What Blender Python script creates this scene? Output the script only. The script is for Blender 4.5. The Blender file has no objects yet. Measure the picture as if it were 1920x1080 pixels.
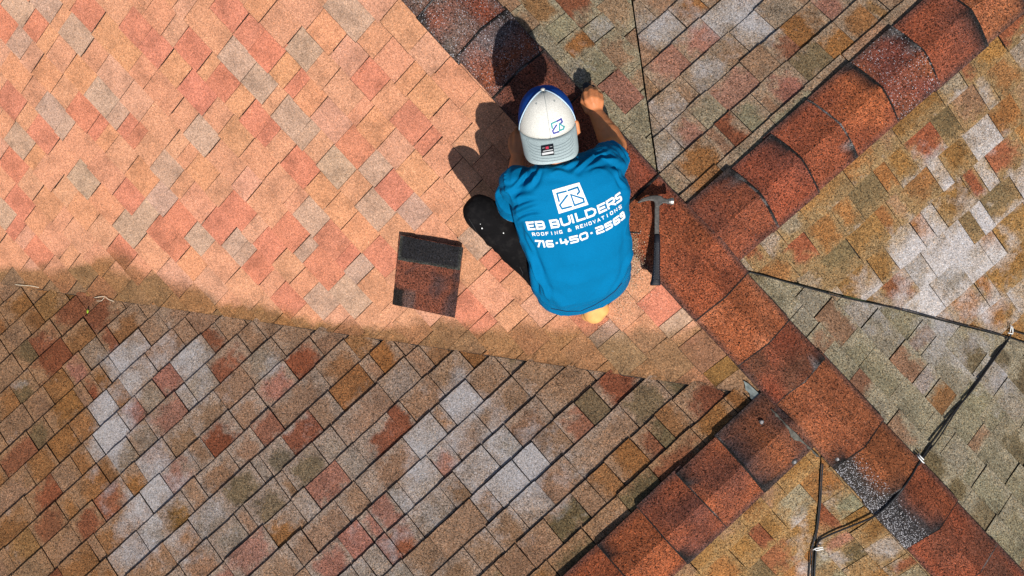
import bpy, bmesh, math, random
from mathutils import Vector, noise
from mathutils.bvhtree import BVHTree

random.seed(7)
S = bpy.context.scene
C = S.collection
R = math.radians

# ------------------------------------------------------------------ camera
CAM_H = 4.5                      # camera height above the ridge level (z = 0)
PX = 480.0                       # photograph pixels per metre at ridge level
cam = bpy.data.cameras.new('camera')
cam.sensor_width = 36.0
cam.lens = 36.0 * CAM_H / (1920.0 / PX)
cam.clip_end = 500
cam_o = bpy.data.objects.new('camera', cam)
cam_o.location = (0, 0, CAM_H)
C.objects.link(cam_o)
S.camera = cam_o

# ------------------------------------------------------------------ light
SUN_EL = R(57)
sun_h = Vector((0.30, -0.954))
sun_dir = Vector((sun_h.x * math.cos(SUN_EL), sun_h.y * math.cos(SUN_EL), math.sin(SUN_EL)))
W = bpy.data.worlds.new('World'); S.world = W; W.use_nodes = True
nt = W.node_tree
sky = nt.nodes.new('ShaderNodeTexSky'); sky.sky_type = 'NISHITA'; sky.sun_disc = False
sky.sun_elevation = SUN_EL; sky.sun_rotation = math.atan2(sun_h.x, sun_h.y)
nt.links.new(sky.outputs[0], nt.nodes['Background'].inputs[0])
nt.nodes['Background'].inputs[1].default_value = 0.072
sl = bpy.data.lights.new('sun', 'SUN'); sl.energy = 4.9; sl.angle = R(0.53); sl.color = (1.0, 0.955, 0.89)
so = bpy.data.objects.new('sun', sl); C.objects.link(so)
so.rotation_euler = (-sun_dir).to_track_quat('-Z', 'Y').to_euler()
so.location = sun_dir * 20
S.view_settings.view_transform = 'Standard'
S.view_settings.look = 'None'
S.view_settings.exposure = 0.12
S.view_settings.gamma = 1.0
S.view_settings.use_curve_mapping = False

# ------------------------------------------------------------------ helpers: colours, nodes
def lin(c):
    return tuple((v / 255.0 / 12.92) if v / 255.0 <= 0.04045 else ((v / 255.0 + 0.055) / 1.055) ** 2.4 for v in c)

def new_mat(name):
    m = bpy.data.materials.new(name); m.use_nodes = True
    return m, m.node_tree, m.node_tree.nodes['Principled BSDF']

def N(nt, kind, **kw):
    n = nt.nodes.new(kind)
    for k, v in kw.items():
        setattr(n, k, v)
    return n

def math_n(nt, op, a, b=None, clamp=False):
    n = N(nt, 'ShaderNodeMath', operation=op); n.use_clamp = clamp
    for i, v in enumerate((a, b)):
        if v is None: continue
        if isinstance(v, (int, float)): n.inputs[i].default_value = v
        else: nt.links.new(v, n.inputs[i])
    return n.outputs[0]

def mix_n(nt, fac, a, b, mode='MIX'):
    n = N(nt, 'ShaderNodeMix', data_type='RGBA', blend_type=mode)
    for sock, v in ((n.inputs[0], fac), (n.inputs[6], a), (n.inputs[7], b)):
        if isinstance(v, (int, float)): sock.default_value = v
        elif isinstance(v, tuple): sock.default_value = (*v[:3], 1)
        else: nt.links.new(v, sock)
    return n.outputs[2]

def ramp_n(nt, fac, stops, interp='LINEAR'):
    n = N(nt, 'ShaderNodeValToRGB'); n.color_ramp.interpolation = interp
    el = n.color_ramp.elements
    while len(el) < len(stops): el.new(0.5)
    for e, (p, v) in zip(el, stops):
        e.position = p; e.color = (v, v, v, 1) if isinstance(v, (int, float)) else (*v, 1)
    nt.links.new(fac, n.inputs[0])
    return n.outputs[0]

def shingle_material():
    m, nt, b = new_mat('asphalt_granules')
    L = nt.links
    geo = N(nt, 'ShaderNodeNewGeometry')
    tint = N(nt, 'ShaderNodeAttribute', attribute_name='tint')
    look = N(nt, 'ShaderNodeAttribute', attribute_name='look')     # r: bleach, g: white flecks, b: grain contrast
    sep = N(nt, 'ShaderNodeSeparateColor'); L.new(look.outputs['Color'], sep.inputs[0])
    wear, speck, grain = sep.outputs[0], sep.outputs[1], sep.outputs[2]
    pos = geo.outputs['Position']
    def noise_t(scale, detail=2.0, rough=0.5):
        n = N(nt, 'ShaderNodeTexNoise'); n.inputs['Scale'].default_value = scale
        n.inputs['Detail'].default_value = detail; n.inputs['Roughness'].default_value = rough
        L.new(pos, n.inputs['Vector']); return n.outputs[0]
    def vor(scale):
        n = N(nt, 'ShaderNodeTexVoronoi'); n.inputs['Scale'].default_value = scale
        L.new(pos, n.inputs['Vector']); return n
    # patchy fading inside a tab
    n_mid = noise_t(11, 3, 0.6)
    shade = ramp_n(nt, n_mid, [(0.28, 0.72), (0.5, 1.0), (0.75, 1.16)])
    under = N(nt, 'ShaderNodeAttribute', attribute_name='under')
    tab = N(nt, 'ShaderNodeAttribute', attribute_name='tab')         # r: along the tab, g: down the tab, b: strength of its own colour
    st = N(nt, 'ShaderNodeSeparateColor'); L.new(tab.outputs['Color'], st.inputs[0])
    wob = math_n(nt, 'MULTIPLY', math_n(nt, 'SUBTRACT', noise_t(17, 4, 0.6), 0.5), 0.75)
    wob2 = math_n(nt, 'MULTIPLY', math_n(nt, 'SUBTRACT', noise_t(23, 4, 0.6), 0.5), 0.75)
    uu = math_n(nt, 'ADD', st.outputs[0], wob); vv = math_n(nt, 'ADD', st.outputs[1], wob2)
    def edge(x): return ramp_n(nt, x, [(0.02, 0.0), (0.30, 1.0)], 'EASE')
    al = math_n(nt, 'MULTIPLY', edge(uu), edge(math_n(nt, 'SUBTRACT', 1.0, uu)))
    al = math_n(nt, 'MULTIPLY', al, math_n(nt, 'MULTIPLY', edge(vv), edge(math_n(nt, 'SUBTRACT', 1.0, vv))))
    al = math_n(nt, 'MULTIPLY', al, st.outputs[2])
    col = mix_n(nt, al, under.outputs['Color'], tint.outputs['Color'])
    col = mix_n(nt, 1.0, col, shade, 'MULTIPLY')
    # bleached / limed patches
    n_b = noise_t(15, 4, 0.62)
    f = math_n(nt, 'ADD', wear, math_n(nt, 'MULTIPLY', math_n(nt, 'SUBTRACT', n_b, 0.5), 0.95))
    f = ramp_n(nt, f, [(0.28, 0.0), (0.75, 0.95)])
    pale = mix_n(nt, noise_t(5, 1), (0.345, 0.32, 0.325), (0.39, 0.355, 0.33))
    col = mix_n(nt, f, col, pale)
    # granules: random shade per granule, two sizes
    v1 = vor(265); v2 = vor(430)
    s1 = N(nt, 'ShaderNodeSeparateColor'); L.new(v1.outputs['Color'], s1.inputs[0])
    s2 = N(nt, 'ShaderNodeSeparateColor'); L.new(v2.outputs['Color'], s2.inputs[0])
    g1 = ramp_n(nt, s1.outputs[0], [(0.0, 0.06), (0.13, 0.30), (0.27, 0.84), (0.75, 1.10), (1.0, 1.85)])
    g2 = ramp_n(nt, s2.outputs[0], [(0.0, 0.30), (0.25, 0.85), (0.8, 1.10), (1.0, 1.55)])
    gm = mix_n(nt, 1.0, g1, g2, 'MULTIPLY')
    # hue shift of single granules towards grey-blue / orange
    hue = ramp_n(nt, s1.outputs[1], [(0.0, (0.80, 0.98, 1.18)), (0.3, (1, 1, 1)), (0.75, (1, 1, 1)), (1.0, (1.22, 0.98, 0.72))])
    gm = mix_n(nt, 0.8, gm, mix_n(nt, 1.0, gm, hue, 'MULTIPLY'))
    gran = mix_n(nt, math_n(nt, 'MULTIPLY', grain, math_n(nt, 'SUBTRACT', 1.0, math_n(nt, 'MULTIPLY', f, 0.35))), (1, 1, 1), gm)
    col = mix_n(nt, 1.0, col, gran, 'MULTIPLY')
    # scuffed flecks where the granules are gone or limed
    fl = math_n(nt, 'GREATER_THAN', math_n(nt, 'ADD', s2.outputs[1], math_n(nt, 'MULTIPLY', speck, math_n(nt, 'SUBTRACT', noise_t(38, 3), 0.12))), 0.985)
    col = mix_n(nt, math_n(nt, 'MULTIPLY', fl, math_n(nt, 'GREATER_THAN', speck, 0.02)), col, (0.44, 0.43, 0.45))
    L.new(col, b.inputs['Base Color'])
    b.inputs['Roughness'].default_value = 0.93
    b.inputs['Specular IOR Level'].default_value = 0.18
    bump = N(nt, 'ShaderNodeBump'); bump.inputs['Strength'].default_value = 0.35; bump.inputs['Distance'].default_value = 0.0012
    L.new(v1.outputs['Distance'], bump.inputs['Height'])
    L.new(bump.outputs[0], b.inputs['Normal'])
    return m

def plain(name, col, rough=0.6, metal=0.0, spec=0.4, var=0.12, scale=60, bump=0.0):
    m, nt, b = new_mat(name)
    geo = N(nt, 'ShaderNodeNewGeometry')
    n = N(nt, 'ShaderNodeTexNoise'); n.inputs['Scale'].default_value = scale; n.inputs['Detail'].default_value = 3
    nt.links.new(geo.outputs['Position'], n.inputs['Vector'])
    r = ramp_n(nt, n.outputs[0], [(0.3, 1 - var), (0.7, 1 + var)])
    nt.links.new(mix_n(nt, 1.0, col, r, 'MULTIPLY'), b.inputs['Base Color'])
    b.inputs['Roughness'].default_value = rough; b.inputs['Metallic'].default_value = metal
    b.inputs['Specular IOR Level'].default_value = spec
    if bump:
        bp = N(nt, 'ShaderNodeBump'); bp.inputs['Strength'].default_value = bump; bp.inputs['Distance'].default_value = 0.002
        nt.links.new(n.outputs[0], bp.inputs['Height']); nt.links.new(bp.outputs[0], b.inputs['Normal'])
    return m

MAT_SH = shingle_material()
MAT_FELT = plain('underlayment', (0.02, 0.019, 0.018), 0.9)

# ------------------------------------------------------------------ helpers: roof geometry
def wl(px, py):                                   # photograph pixel -> plan point at ridge level
    return Vector(((px - 960) / PX, -(py - 540) / PX))
def at_z(px, py, z):                              # point on the pixel's line of sight at height z
    p = wl(px, py) * ((CAM_H - z) / CAM_H)
    return Vector((p.x, p.y, z))
def to_px(p):
    k = CAM_H / (CAM_H - p[2])
    return 960 + p[0] * k * PX, 540 - p[1] * k * PX

U1 = Vector((0.677, -0.736)); P1 = wl(869, 25);   N1 = Vector((-0.736, -0.677))    # main ridge, N1 points down the SW slope
U2 = Vector((-0.737, -0.676)); P2 = wl(1470, 800); N2 = Vector((-0.676, 0.737))    # SW gable ridge, N2 points NW
U3 = Vector((0.752, 0.66)); P3 = wl(1345, 434);   N3 = Vector((-0.66, 0.752))      # NE gable ridge, N3 points NW
SA = 0.58
def d1(p): return (Vector(p[:2]) - P1).dot(N1)
def d2(p): return (Vector(p[:2]) - P2).dot(N2)
def d3(p): return (Vector(p[:2]) - P3).dot(N3)
def fit(px, py, dist):                            # slope of a gable side so that its valley passes the pixel
    z = 0.0
    for _ in range(60):
        p = at_z(px, py, z); z = -SA * abs(d1(p))
    p = at_z(px, py, z)
    return -z / abs(dist(p))
SB = fit(0, 530, d2); SF = fit(1525, 1080, d2); SC = fit(1190, 0, d3); SD = fit(1920, 642, d3)

def roofz(x, y):
    p = (x, y)
    a = d1(p)
    main = -SA * abs(a)
    if a > 0:
        t = d2(p); g = -(SB if t > 0 else SF) * abs(t)
    else:
        t = d3(p); g = -(SC if t > 0 else SD) * abs(t)
    return max(main, g)
def on_roof(px, py, h=0.0):
    z = -0.2
    for _ in range(40):
        p = at_z(px, py, z); z = 0.5 * z + 0.5 * (roofz(p.x, p.y) + h)
    return at_z(px, py, z)

def half(pa, pb, inside):                         # half plane bounded by pa-pb that holds the point inside
    a, b = Vector(pa[:2]), Vector(pb[:2]); t = (b - a).normalized(); n = Vector((-t.y, t.x))
    if (Vector(inside[:2]) - a).dot(n) < 0: n = -n
    return (a, n)
def clip(poly, planes):
    for a, n in planes:
        out = []
        for i in range(len(poly)):
            p, q = poly[i], poly[(i + 1) % len(poly)]
            dp, dq = (p - a).dot(n), (q - a).dot(n)
            if dp >= 0: out.append(p)
            if (dp > 0 > dq) or (dp < 0 < dq): out.append(p + (q - p) * (dp / (dp - dq)))
        poly = out
        if len(poly) < 3: return []
    return poly

def tag(o, label=None, cat=None, group=None, kind=None):
    if label: o['label'] = label
    if cat: o['category'] = cat
    if group: o['group'] = group
    if kind: o['kind'] = kind
    return o

def link(name, me, mat=None, parent=None):
    o = bpy.data.objects.new(name, me); C.objects.link(o)
    if mat and me: me.materials.append(mat)
    if parent:
        o.parent = parent
        o.matrix_parent_inverse = parent.matrix_basis.inverted()
    return o

class Patch:
    """shingle sheets: welded top faces with colour attributes, black asphalt skirts"""
    def __init__(self): self.v = []; self.f = []; self.t = []; self.l = []; self.u = []; self.b = []
    def add(self, polys, zf, thick, colf, spread=None):
        idx = {}; faces = []
        base0 = len(self.v)
        def vid(p):
            k = (round(p.x, 4), round(p.y, 4))
            if k not in idx:
                idx[k] = len(self.v); self.v.append((p.x, p.y, zf(p)))
                c4 = colf(p); self.t.append(c4[0]); self.l.append(c4[1])
                self.u.append(c4[2] if len(c4) > 2 else c4[0]); self.b.append(c4[3] if len(c4) > 2 else (.5, .5, 1.0))
            return idx[k]
        edges = {}
        for poly in polys:
            f = []
            for p in poly:
                i = vid(p)
                if not f or (f[-1] != i and f[0] != i): f.append(i)
            if len(f) < 3: continue
            ar = sum(self.v[f[i]][0] * self.v[f[(i + 1) % len(f)]][1] - self.v[f[(i + 1) % len(f)]][0] * self.v[f[i]][1] for i in range(len(f)))
            if abs(ar) < 2e-6: continue
            if ar < 0: f.reverse()
            faces.append(f)
            for i in range(len(f)): edges[(f[i], f[(i + 1) % len(f)])] = True
        self.f += faces
        low = {}
        for (a, b) in list(edges):
            if (b, a) in edges: continue
            for q in (a, b):
                if q not in low:
                    x, y, z = self.v[q]
                    sx, sy = spread((x, y)) if spread else (0, 0)
                    low[q] = len(self.v); self.v.append((x + sx, y + sy, z - thick))
                    self.t.append((0.02, 0.018, 0.017)); self.l.append((0, 0, 0.3)); self.u.append((0.02, 0.018, 0.017)); self.b.append((.5, .5, 1))
                    low[(q, 't')] = len(self.v); self.v.append((x, y, z))
                    self.t.append((0.035, 0.03, 0.028)); self.l.append((0, 0, 0.3)); self.u.append((0.035, 0.03, 0.028)); self.b.append((.5, .5, 1))
            self.f.append([low[(a, 't')], low[a], low[b], low[(b, 't')]])
    def mesh(self, name):
        me = bpy.data.meshes.new(name)
        me.from_pydata(self.v, [], self.f); me.update()
        at = me.attributes.new('tint', 'FLOAT_COLOR', 'POINT'); at.data.foreach_set('color', [c for t in self.t for c in (*t, 1)])
        at = me.attributes.new('look', 'FLOAT_COLOR', 'POINT'); at.data.foreach_set('color', [c for t in self.l for c in (*t, 1)])
        at = me.attributes.new('under', 'FLOAT_COLOR', 'POINT'); at.data.foreach_set('color', [c for t in self.u for c in (*t, 1)])
        at = me.attributes.new('tab', 'FLOAT_COLOR', 'POINT'); at.data.foreach_set('color', [c for t in self.b for c in (*t, 1)])
        return me

def mixc(a, b, t): return tuple(x + (y - x) * t for x, y in zip(a, b))
def sstep(a, b, x):
    t = max(0.0, min(1.0, (x - a) / (b - a))); return t * t * (3 - 2 * t)

# albedos of the granule blends
K = {
 'p': (0.560, 0.270, 0.160), 'o': (0.570, 0.262, 0.134), 'r': (0.535, 0.190, 0.118), 'g': (0.435, 0.295, 0.215), 'q': (0.555, 0.256, 0.146), 's': (0.53, 0.275, 0.182),
 'T': (0.25, 0.140, 0.080), 'B': (0.235, 0.100, 0.032), 'R': (0.205, 0.062, 0.028), 'P': (0.28, 0.118, 0.082), 'O': (0.125, 0.088, 0.042), 'D': (0.085, 0.064, 0.036),
 'G': (0.195, 0.165, 0.125), 'W': (0.29, 0.235, 0.19), 'L': (0.30, 0.24, 0.23), 'Y': (0.215, 0.106, 0.032), 'V': (0.22, 0.185, 0.115),
}
# weathered ground colour of each slope, between the tab colours
GROUND = {'A': (0.56, 0.268, 0.158), 'B': (0.272, 0.198, 0.150), 'C1': (0.255, 0.205, 0.130), 'C2': (0.255, 0.175, 0.115), 'D': (0.215, 0.135, 0.062), 'E': (0.275, 0.228, 0.152), 'F1': (0.240, 0.138, 0.055), 'F2': (0.240, 0.148, 0.068)}
for _k in 'poqsrg':                                 # the salmon blends lie close together
    K[_k] = tuple(m_ * (x + (y - x) * (.30 if _k in 'poqs' else .16)) for x, y, m_ in zip(K[_k], GROUND['A'], (.97, .945, .92)))
# ------------------------------------------------------------------ ground far below
gm = plain('lawn', (0.05, 0.075, 0.025), 0.95, scale=3, var=0.4)
me = bpy.data.meshes.new('ground'); me.from_pydata([(-150, -150, -6), (150, -150, -6), (150, 150, -6), (-150, 150, -6)], [], [(0, 1, 2, 3)])
tag(link('ground', me, gm), 'green lawn around the house far below the roof', 'ground', kind='structure')

# ------------------------------------------------------------------ roof slopes, course by course
V1 = (on_roof(0, 530), on_roof(1390, 733)); V2 = (on_roof(1184, 0), on_roof(1233, 330))
V3 = (on_roof(1404, 509), on_roof(1920, 641)); V4 = (on_roof(1537, 870), on_roof(1524, 1080))
RL1 = (P1, P1 + U1); RL2 = (P2, P2 + U2); RL3 = (P3, P3 + U3)
def shift(line, toward, d):                       # the same line moved d metres towards a point
    a, n = half(line[0], line[1], toward)
    o = n * d
    return (Vector(line[0][:2]) + o, Vector(line[1][:2]) + o)

PTS = {
'A': """r 4 52;r 60 46;r 165 27;r 254 56;r 290 98;r 360 100;r 375 179;o 29 144;r 21 194;o 90 142;o 150 146;r 160 208;r 240 215;o 83 65;o 200 60;o 333 125;g 31 23;g 83 17;g 33 81;g 146 67;g 198 183;g 100 206;g 215 202
r 425 31;r 462 52;r 500 98;r 419 158;r 698 146;r 554 154 .06;r 477 215;r 785 217;o 617 58;o 533 125;o 583 177;o 448 177;q 737 117;g 656 25 .2;g 446 112;g 487 156;g 575 90;g 546 223
r 81 258;r 27 312;r 246 244;r 37 385;r 21 423;r 244 369;r 346 408;r 308 433;r 158 231;o 187 260;o 90 387;o 158 396;o 273 327;o 385 319;o 69 412;g 35 273;g 381 256;g 158 340;g 317 315;g 308 365;g 273 396;g 254 419;g 100 233;g 8 400;g 379 435
r 479 237;r 669 275;r 567 312;r 740 358;r 452 390;r 417 419;r 556 425;r 635 437;r 781 250;o 787 329;o 604 354;o 442 260;o 710 235;o 640 390;g 546 240;g 631 315;g 698 315;g 706 392;g 587 404;g 442 435;g 775 392;s 744 270
r 320 464;r 231 473;r 71 481;r 486 490;r 510 458;r 628 464;r 619 505;r 551 553;g 670 493;g 604 564;g 563 458;g 456 452;g 670 553;r 883 574;r 900 478;r 926 500;g 892 455;r 905 585;g 1110 610;r 1090 600;r 1250 560;g 1245 600;r 720 480;r 1340 640;s 1000 590;q 980 640;g 1180 660;B 1330 690""",
'B': """R 98 637;R 94 689;P 158 685;R 194 710;R 227 641;P 333 708;P 260 762;P 312 787;R 27 841;B 19 757;B 117 720;B 125 778;B 167 789;B 152 626;B 129 824;B 208 693;B 240 724;T 31 797;O 65 662;O 56 724;O 90 803;G 192 655;W 240 676;W 269 712;G 296 737;W 362 670;W 204 762;L 212 807;G 277 807;W 367 714
R 216 938;B 166 908;R 89 976;R 83 926;P 341 887;R 421 819;R 569 813;P 521 724;R 433 677;R 717 831;P 616 908;P 726 955;P 619 1056;R 776 997;B 213 991;B 148 1056;O 498 938;O 456 914;B 658 724;B 640 689;B 533 979;O 575 878;D 527 843;W 255 674;W 391 718;W 219 819;G 249 855;W 302 914;W 237 1032;G 504 689;W 735 695;W 700 1030;G 438 1021;G 391 967;W 782 890;L 296 867;B 40 590;Y 100 570;B 80 600;R 130 590;R 200 590;B 250 620;T 300 640
R 1162 724;R 1085 781;T 989 786;P 734 955;R 772 993;R 1229 820;B 1143 892;T 965 993;R 1316 752;W 864 748;W 796 815;W 998 849;G 950 830;W 897 878;W 960 911;W 998 931;G 811 960;W 719 1032;G 777 897;O 1109 738;O 1210 752;O 1268 800;T 1060 840;B 1180 860;T 1050 900;B 1300 790;B 1330 780;T 900 690;T 1020 710;T 840 690;T 930 760""",
'C2': """L 1387 17;W 1228 46;W 1362 46;W 1407 58;W 1245 196;W 1249 292;G 1320 137;P 1303 83;P 1253 133;P 1382 167;R 1466 104;P 1478 167;P 1278 246;B 1287 25;B 1507 42;B 1566 96;V 1403 225;V 1320 212;R 1357 246;B 1299 292;O 1520 121;B 1620 60;T 1420 130;P 1540 20;T 1340 300;Y 1600 20""",
'C1': """R 1078 18;B 1069 80;P 1176 169;T 1155 33;T 1170 104;B 1010 12;W 1119 38;G 1078 130;V 1116 124;V 1040 40;G 1030 80;V 1190 230;G 1200 260;V 1150 210;T 1195 130;V 1215 290""",
'D': """R 1724 262;O 1751 233;Y 1776 287;Y 1669 307;B 1616 347;Y 1878 269;Y 1773 358;B 1736 376;R 1824 376;R 1898 318;O 1642 391;B 1562 393;O 1864 353;W 1731 322;W 1820 320;W 1842 209;W 1913 233;W 1833 253;W 1713 420;W 1767 440;W 1840 443;W 1820 500;W 1687 450;W 1763 493;W 1907 550;W 1737 587;B 1537 427;R 1487 473;O 1560 480;Y 1597 513;Y 1637 457;B 1710 477;R 1670 523;O 1720 537;O 1800 453 .11;D 1787 543;B 1853 550 .07;B 1817 583;B 1873 590;B 1867 477 .08;B 1447 507;T 1800 190;Y 1850 100;B 1890 170;B 1640 430""",
'E': """V 1470 550;G 1490 600;T 1530 620;V 1600 640;R 1600 715;V 1560 690;O 1820 640;V 1680 600;T 1700 680;L 1730 690;B 1760 720;V 1650 700;W 1860 680;V 1790 800;T 1820 780;O 1750 870;V 1700 780;T 1690 810;V 1850 930;O 1830 960;W 1900 760;V 1880 850;T 1570 600;L 1600 580;G 1640 760""",
'F1': """Y 1500 900;Y 1450 960;Y 1400 1010;V 1480 940;R 1470 1000;B 1350 1060;Y 1500 980;O 1420 1060;R 1480 1060;Y 1330 1040""",
'F2': """V 1590 920;Y 1600 950;R 1550 970;O 1580 1020;R 1640 1050;W 1660 1020;Y 1640 970;V 1690 1060;P 1560 1000;B 1545 900""",
}
FILL = {'A': 'pppqqqsspoqpqs', 'B': 'TTTTTBBGGOTTTP', 'C1': 'VVVGGTTO', 'C2': 'TTGGBBVT', 'D': 'YBBYWTRYG', 'E': 'VVVVGTTGO', 'F1': 'YYYBBVT', 'F2': 'YYBVTV'}
# bleached blotches: pixel x, y, radius, strength
BLOT = {
 'B': [(230, 690, 70, .5), (205, 815, 80, .65), (330, 660, 70, .35), (300, 900, 90, .4), (250, 1010, 90, .45), (400, 720, 60, .3), (870, 745, 60, .55), (960, 890, 110, .5), (800, 830, 70, .45), (760, 1000, 100, .35), (400, 980, 90, .3), (60, 690, 60, .2), (0, 900, 80, .3), (500, 690, 60, .35), (560, 800, 60, .25), (1000, 840, 70, .35), (640, 1000, 90, .2)],
 'D': [(1780, 450, 120, .75), (1850, 510, 120, .75), (1730, 330, 60, .5), (1840, 240, 90, .5), (1700, 580, 110, .8), (1850, 620, 90, .8), (1900, 420, 80, .6), (1640, 530, 50, .4), (1560, 540, 60, .3), (1640, 270, 30, .4)],
 'C2': [(1225, 60, 50, .6), (1240, 190, 45, .6), (1245, 290, 45, .65), (1380, 20, 70, .45), (1400, 60, 60, .45), (1300, 20, 50, .3), (1320, 130, 50, .35)],
 'C1': [(1119, 38, 50, .35), (1090, 110, 50, .35), (1180, 60, 40, .3), (1030, 60, 40, .2)],
 'E': [(1640, 570, 60, .6), (1750, 600, 70, .7), (1820, 640, 80, .5), (1730, 700, 80, .3), (1880, 720, 90, .4), (1500, 580, 50, .25), (1640, 660, 50, .2), (1900, 980, 60, .3)],
 'F1': [(1515, 1000, 35, .8), (1510, 1060, 45, .8), (1450, 985, 40, .25), (1500, 960, 35, .4)],
 'F2': [(1545, 1040, 40, .7), (1660, 1020, 45, .6), (1560, 930, 35, .4), (1600, 990, 30, .25)],
 'A': [],
}
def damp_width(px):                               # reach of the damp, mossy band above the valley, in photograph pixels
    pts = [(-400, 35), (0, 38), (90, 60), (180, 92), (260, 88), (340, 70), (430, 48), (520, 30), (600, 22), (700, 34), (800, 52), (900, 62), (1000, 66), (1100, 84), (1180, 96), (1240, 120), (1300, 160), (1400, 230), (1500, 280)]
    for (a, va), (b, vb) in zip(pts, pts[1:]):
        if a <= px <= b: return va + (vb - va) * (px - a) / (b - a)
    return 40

SL = {
 #      ridge pt, along, downhill, first butt, exposure, halves(list), lift
 'A': (P1, U1, N1, 0.1236, 0.121, None),
 'B': (P2, U2, N2, 0.0, 0.131, None),
 'C1': (P1, U1, -N1, 0.09, 0.121, None),
 'E': (P1, U1, -N1, 0.10, 0.121, None),
 'F2': (P1, U1, N1, 0.1236, 0.121, None),
 'F1': (P2, U2, -N2, 0.10, 0.131, None),
 'C2': (P3, U3, N3, 0.0, 0.134, None),
 'D': (P3, U3, -N3, 0.10, 0.134, None),
}
# phases of the courses measured from butt lines seen in the photograph
def phase(key, pts):
    P, U, Nn, _, ex, _ = SL[key]
    ds = [(Vector(on_roof(*q)[:2]) - P).dot(Nn) for q in pts]
    return ds
bB = sorted(phase('B', [(1374, 731), (1297, 719), (1217, 707), (1138, 695), (1064, 684), (994, 673), (925, 663), (856, 654), (791, 644)]))
bC = sorted(phase('C2', [(1199, 67), (1205, 129), (1214, 196), (1222, 262), (1239, 325)]))
bA = sorted(phase('A', [(494, 198), (525, 160), (462, 15), (608, 92)]))
print('butt lines B', [round(x, 3) for x in bB], 'C2', [round(x, 3) for x in bC], 'A', [round(x, 3) for x in bA])
print('slopes', SB, SF, SC, SD)
def setphase(key, ds):
    n = len(ds); ex = (ds[-1] - ds[0]) / (n - 1)
    s = list(SL[key]); s[4] = ex; off = sum(d - i * ex for i, d in enumerate(ds)) / n
    s[3] = off % ex; SL[key] = tuple(s)
setphase('B', bB); setphase('C2', bC); setphase('A', bA)
SL['F2'] = SL['F2'][:3] + SL['A'][3:5] + (None,)

mSW = P1 + N1; mNE = P1 - N1
inA = on_roof(500, 300); inB = on_roof(500, 800); inC1 = on_roof(1050, 60); inC2 = on_roof(1350, 150)
inD = on_roof(1750, 400); inE = on_roof(1700, 750); inF1 = on_roof(1450, 1000); inF2 = on_roof(1620, 1000)
def ridge_cut(line, inside): return half(*shift(line, inside, .035), inside)
HP = {
 'A': [ridge_cut(RL1, inA), half(*shift(V1, inB, .004), inA)],
 'B': [ridge_cut(RL2, inB), half(*shift(V1, inA, .012), inB), half(*RL1, inB)],
 'C1': [ridge_cut(RL1, inC1), half(*shift(V2, inC1, .003), inC1)],
 'C2': [half(*shift(V2, inC2, .003), inC2), ridge_cut(RL3, inC2), half(*RL1, inC2)],
 'D': [ridge_cut(RL3, inD), half(*shift(V3, inD, .003), inD), half(*RL1, inD)],
 'E': [ridge_cut(RL1, inE), half(*shift(V3, inE, .002), inE)],
 'F1': [ridge_cut(RL2, inF1), half(*shift(V4, inF1, .003), inF1), half(*RL1, inF1)],
 'F2': [ridge_cut(RL1, inF2), half(*shift(V4, inF2, .003), inF2)],
}
BUTT = {'B': .0128, 'C2': .0112, 'D': .0085, 'A': .0075}
LIFT = {'A': .009, 'B': 0, 'C1': 0, 'C2': .006, 'D': 0, 'E': .006, 'F1': .003, 'F2': 0}
SLOPE_LABEL = {
 'A': 'large salmon shingled roof slope under the crouching person',
 'B': 'weathered brown and grey shingled roof slope filling the lower left corner',
 'C1': 'olive grey roof slope between the ridge and the dark valley, beside the hands',
 'C2': 'brown roof slope with dark course lines, upper left of the curved cap row',
 'D': 'roof slope with white bleached blotches at the right edge',
 'E': 'olive grey roof slope at the lower right, below the valley line',
 'F1': 'ochre roof slope left of the cable that runs down the bottom valley',
 'F2': 'ochre roof slope between the bottom valley cable and the main ridge',
}
VLO, VHI, ULO, UHI = -0.2, 3.6, -4.2, 4.2
VIEW = [half(wl(-800, 0), wl(-800, 1), (0, 0)), half(wl(2720, 0), wl(2720, 1), (0, 0)), half(wl(0, -700), wl(1, -700), (0, 0)), half(wl(0, 1780), wl(1, 1780), (0, 0))]

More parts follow.
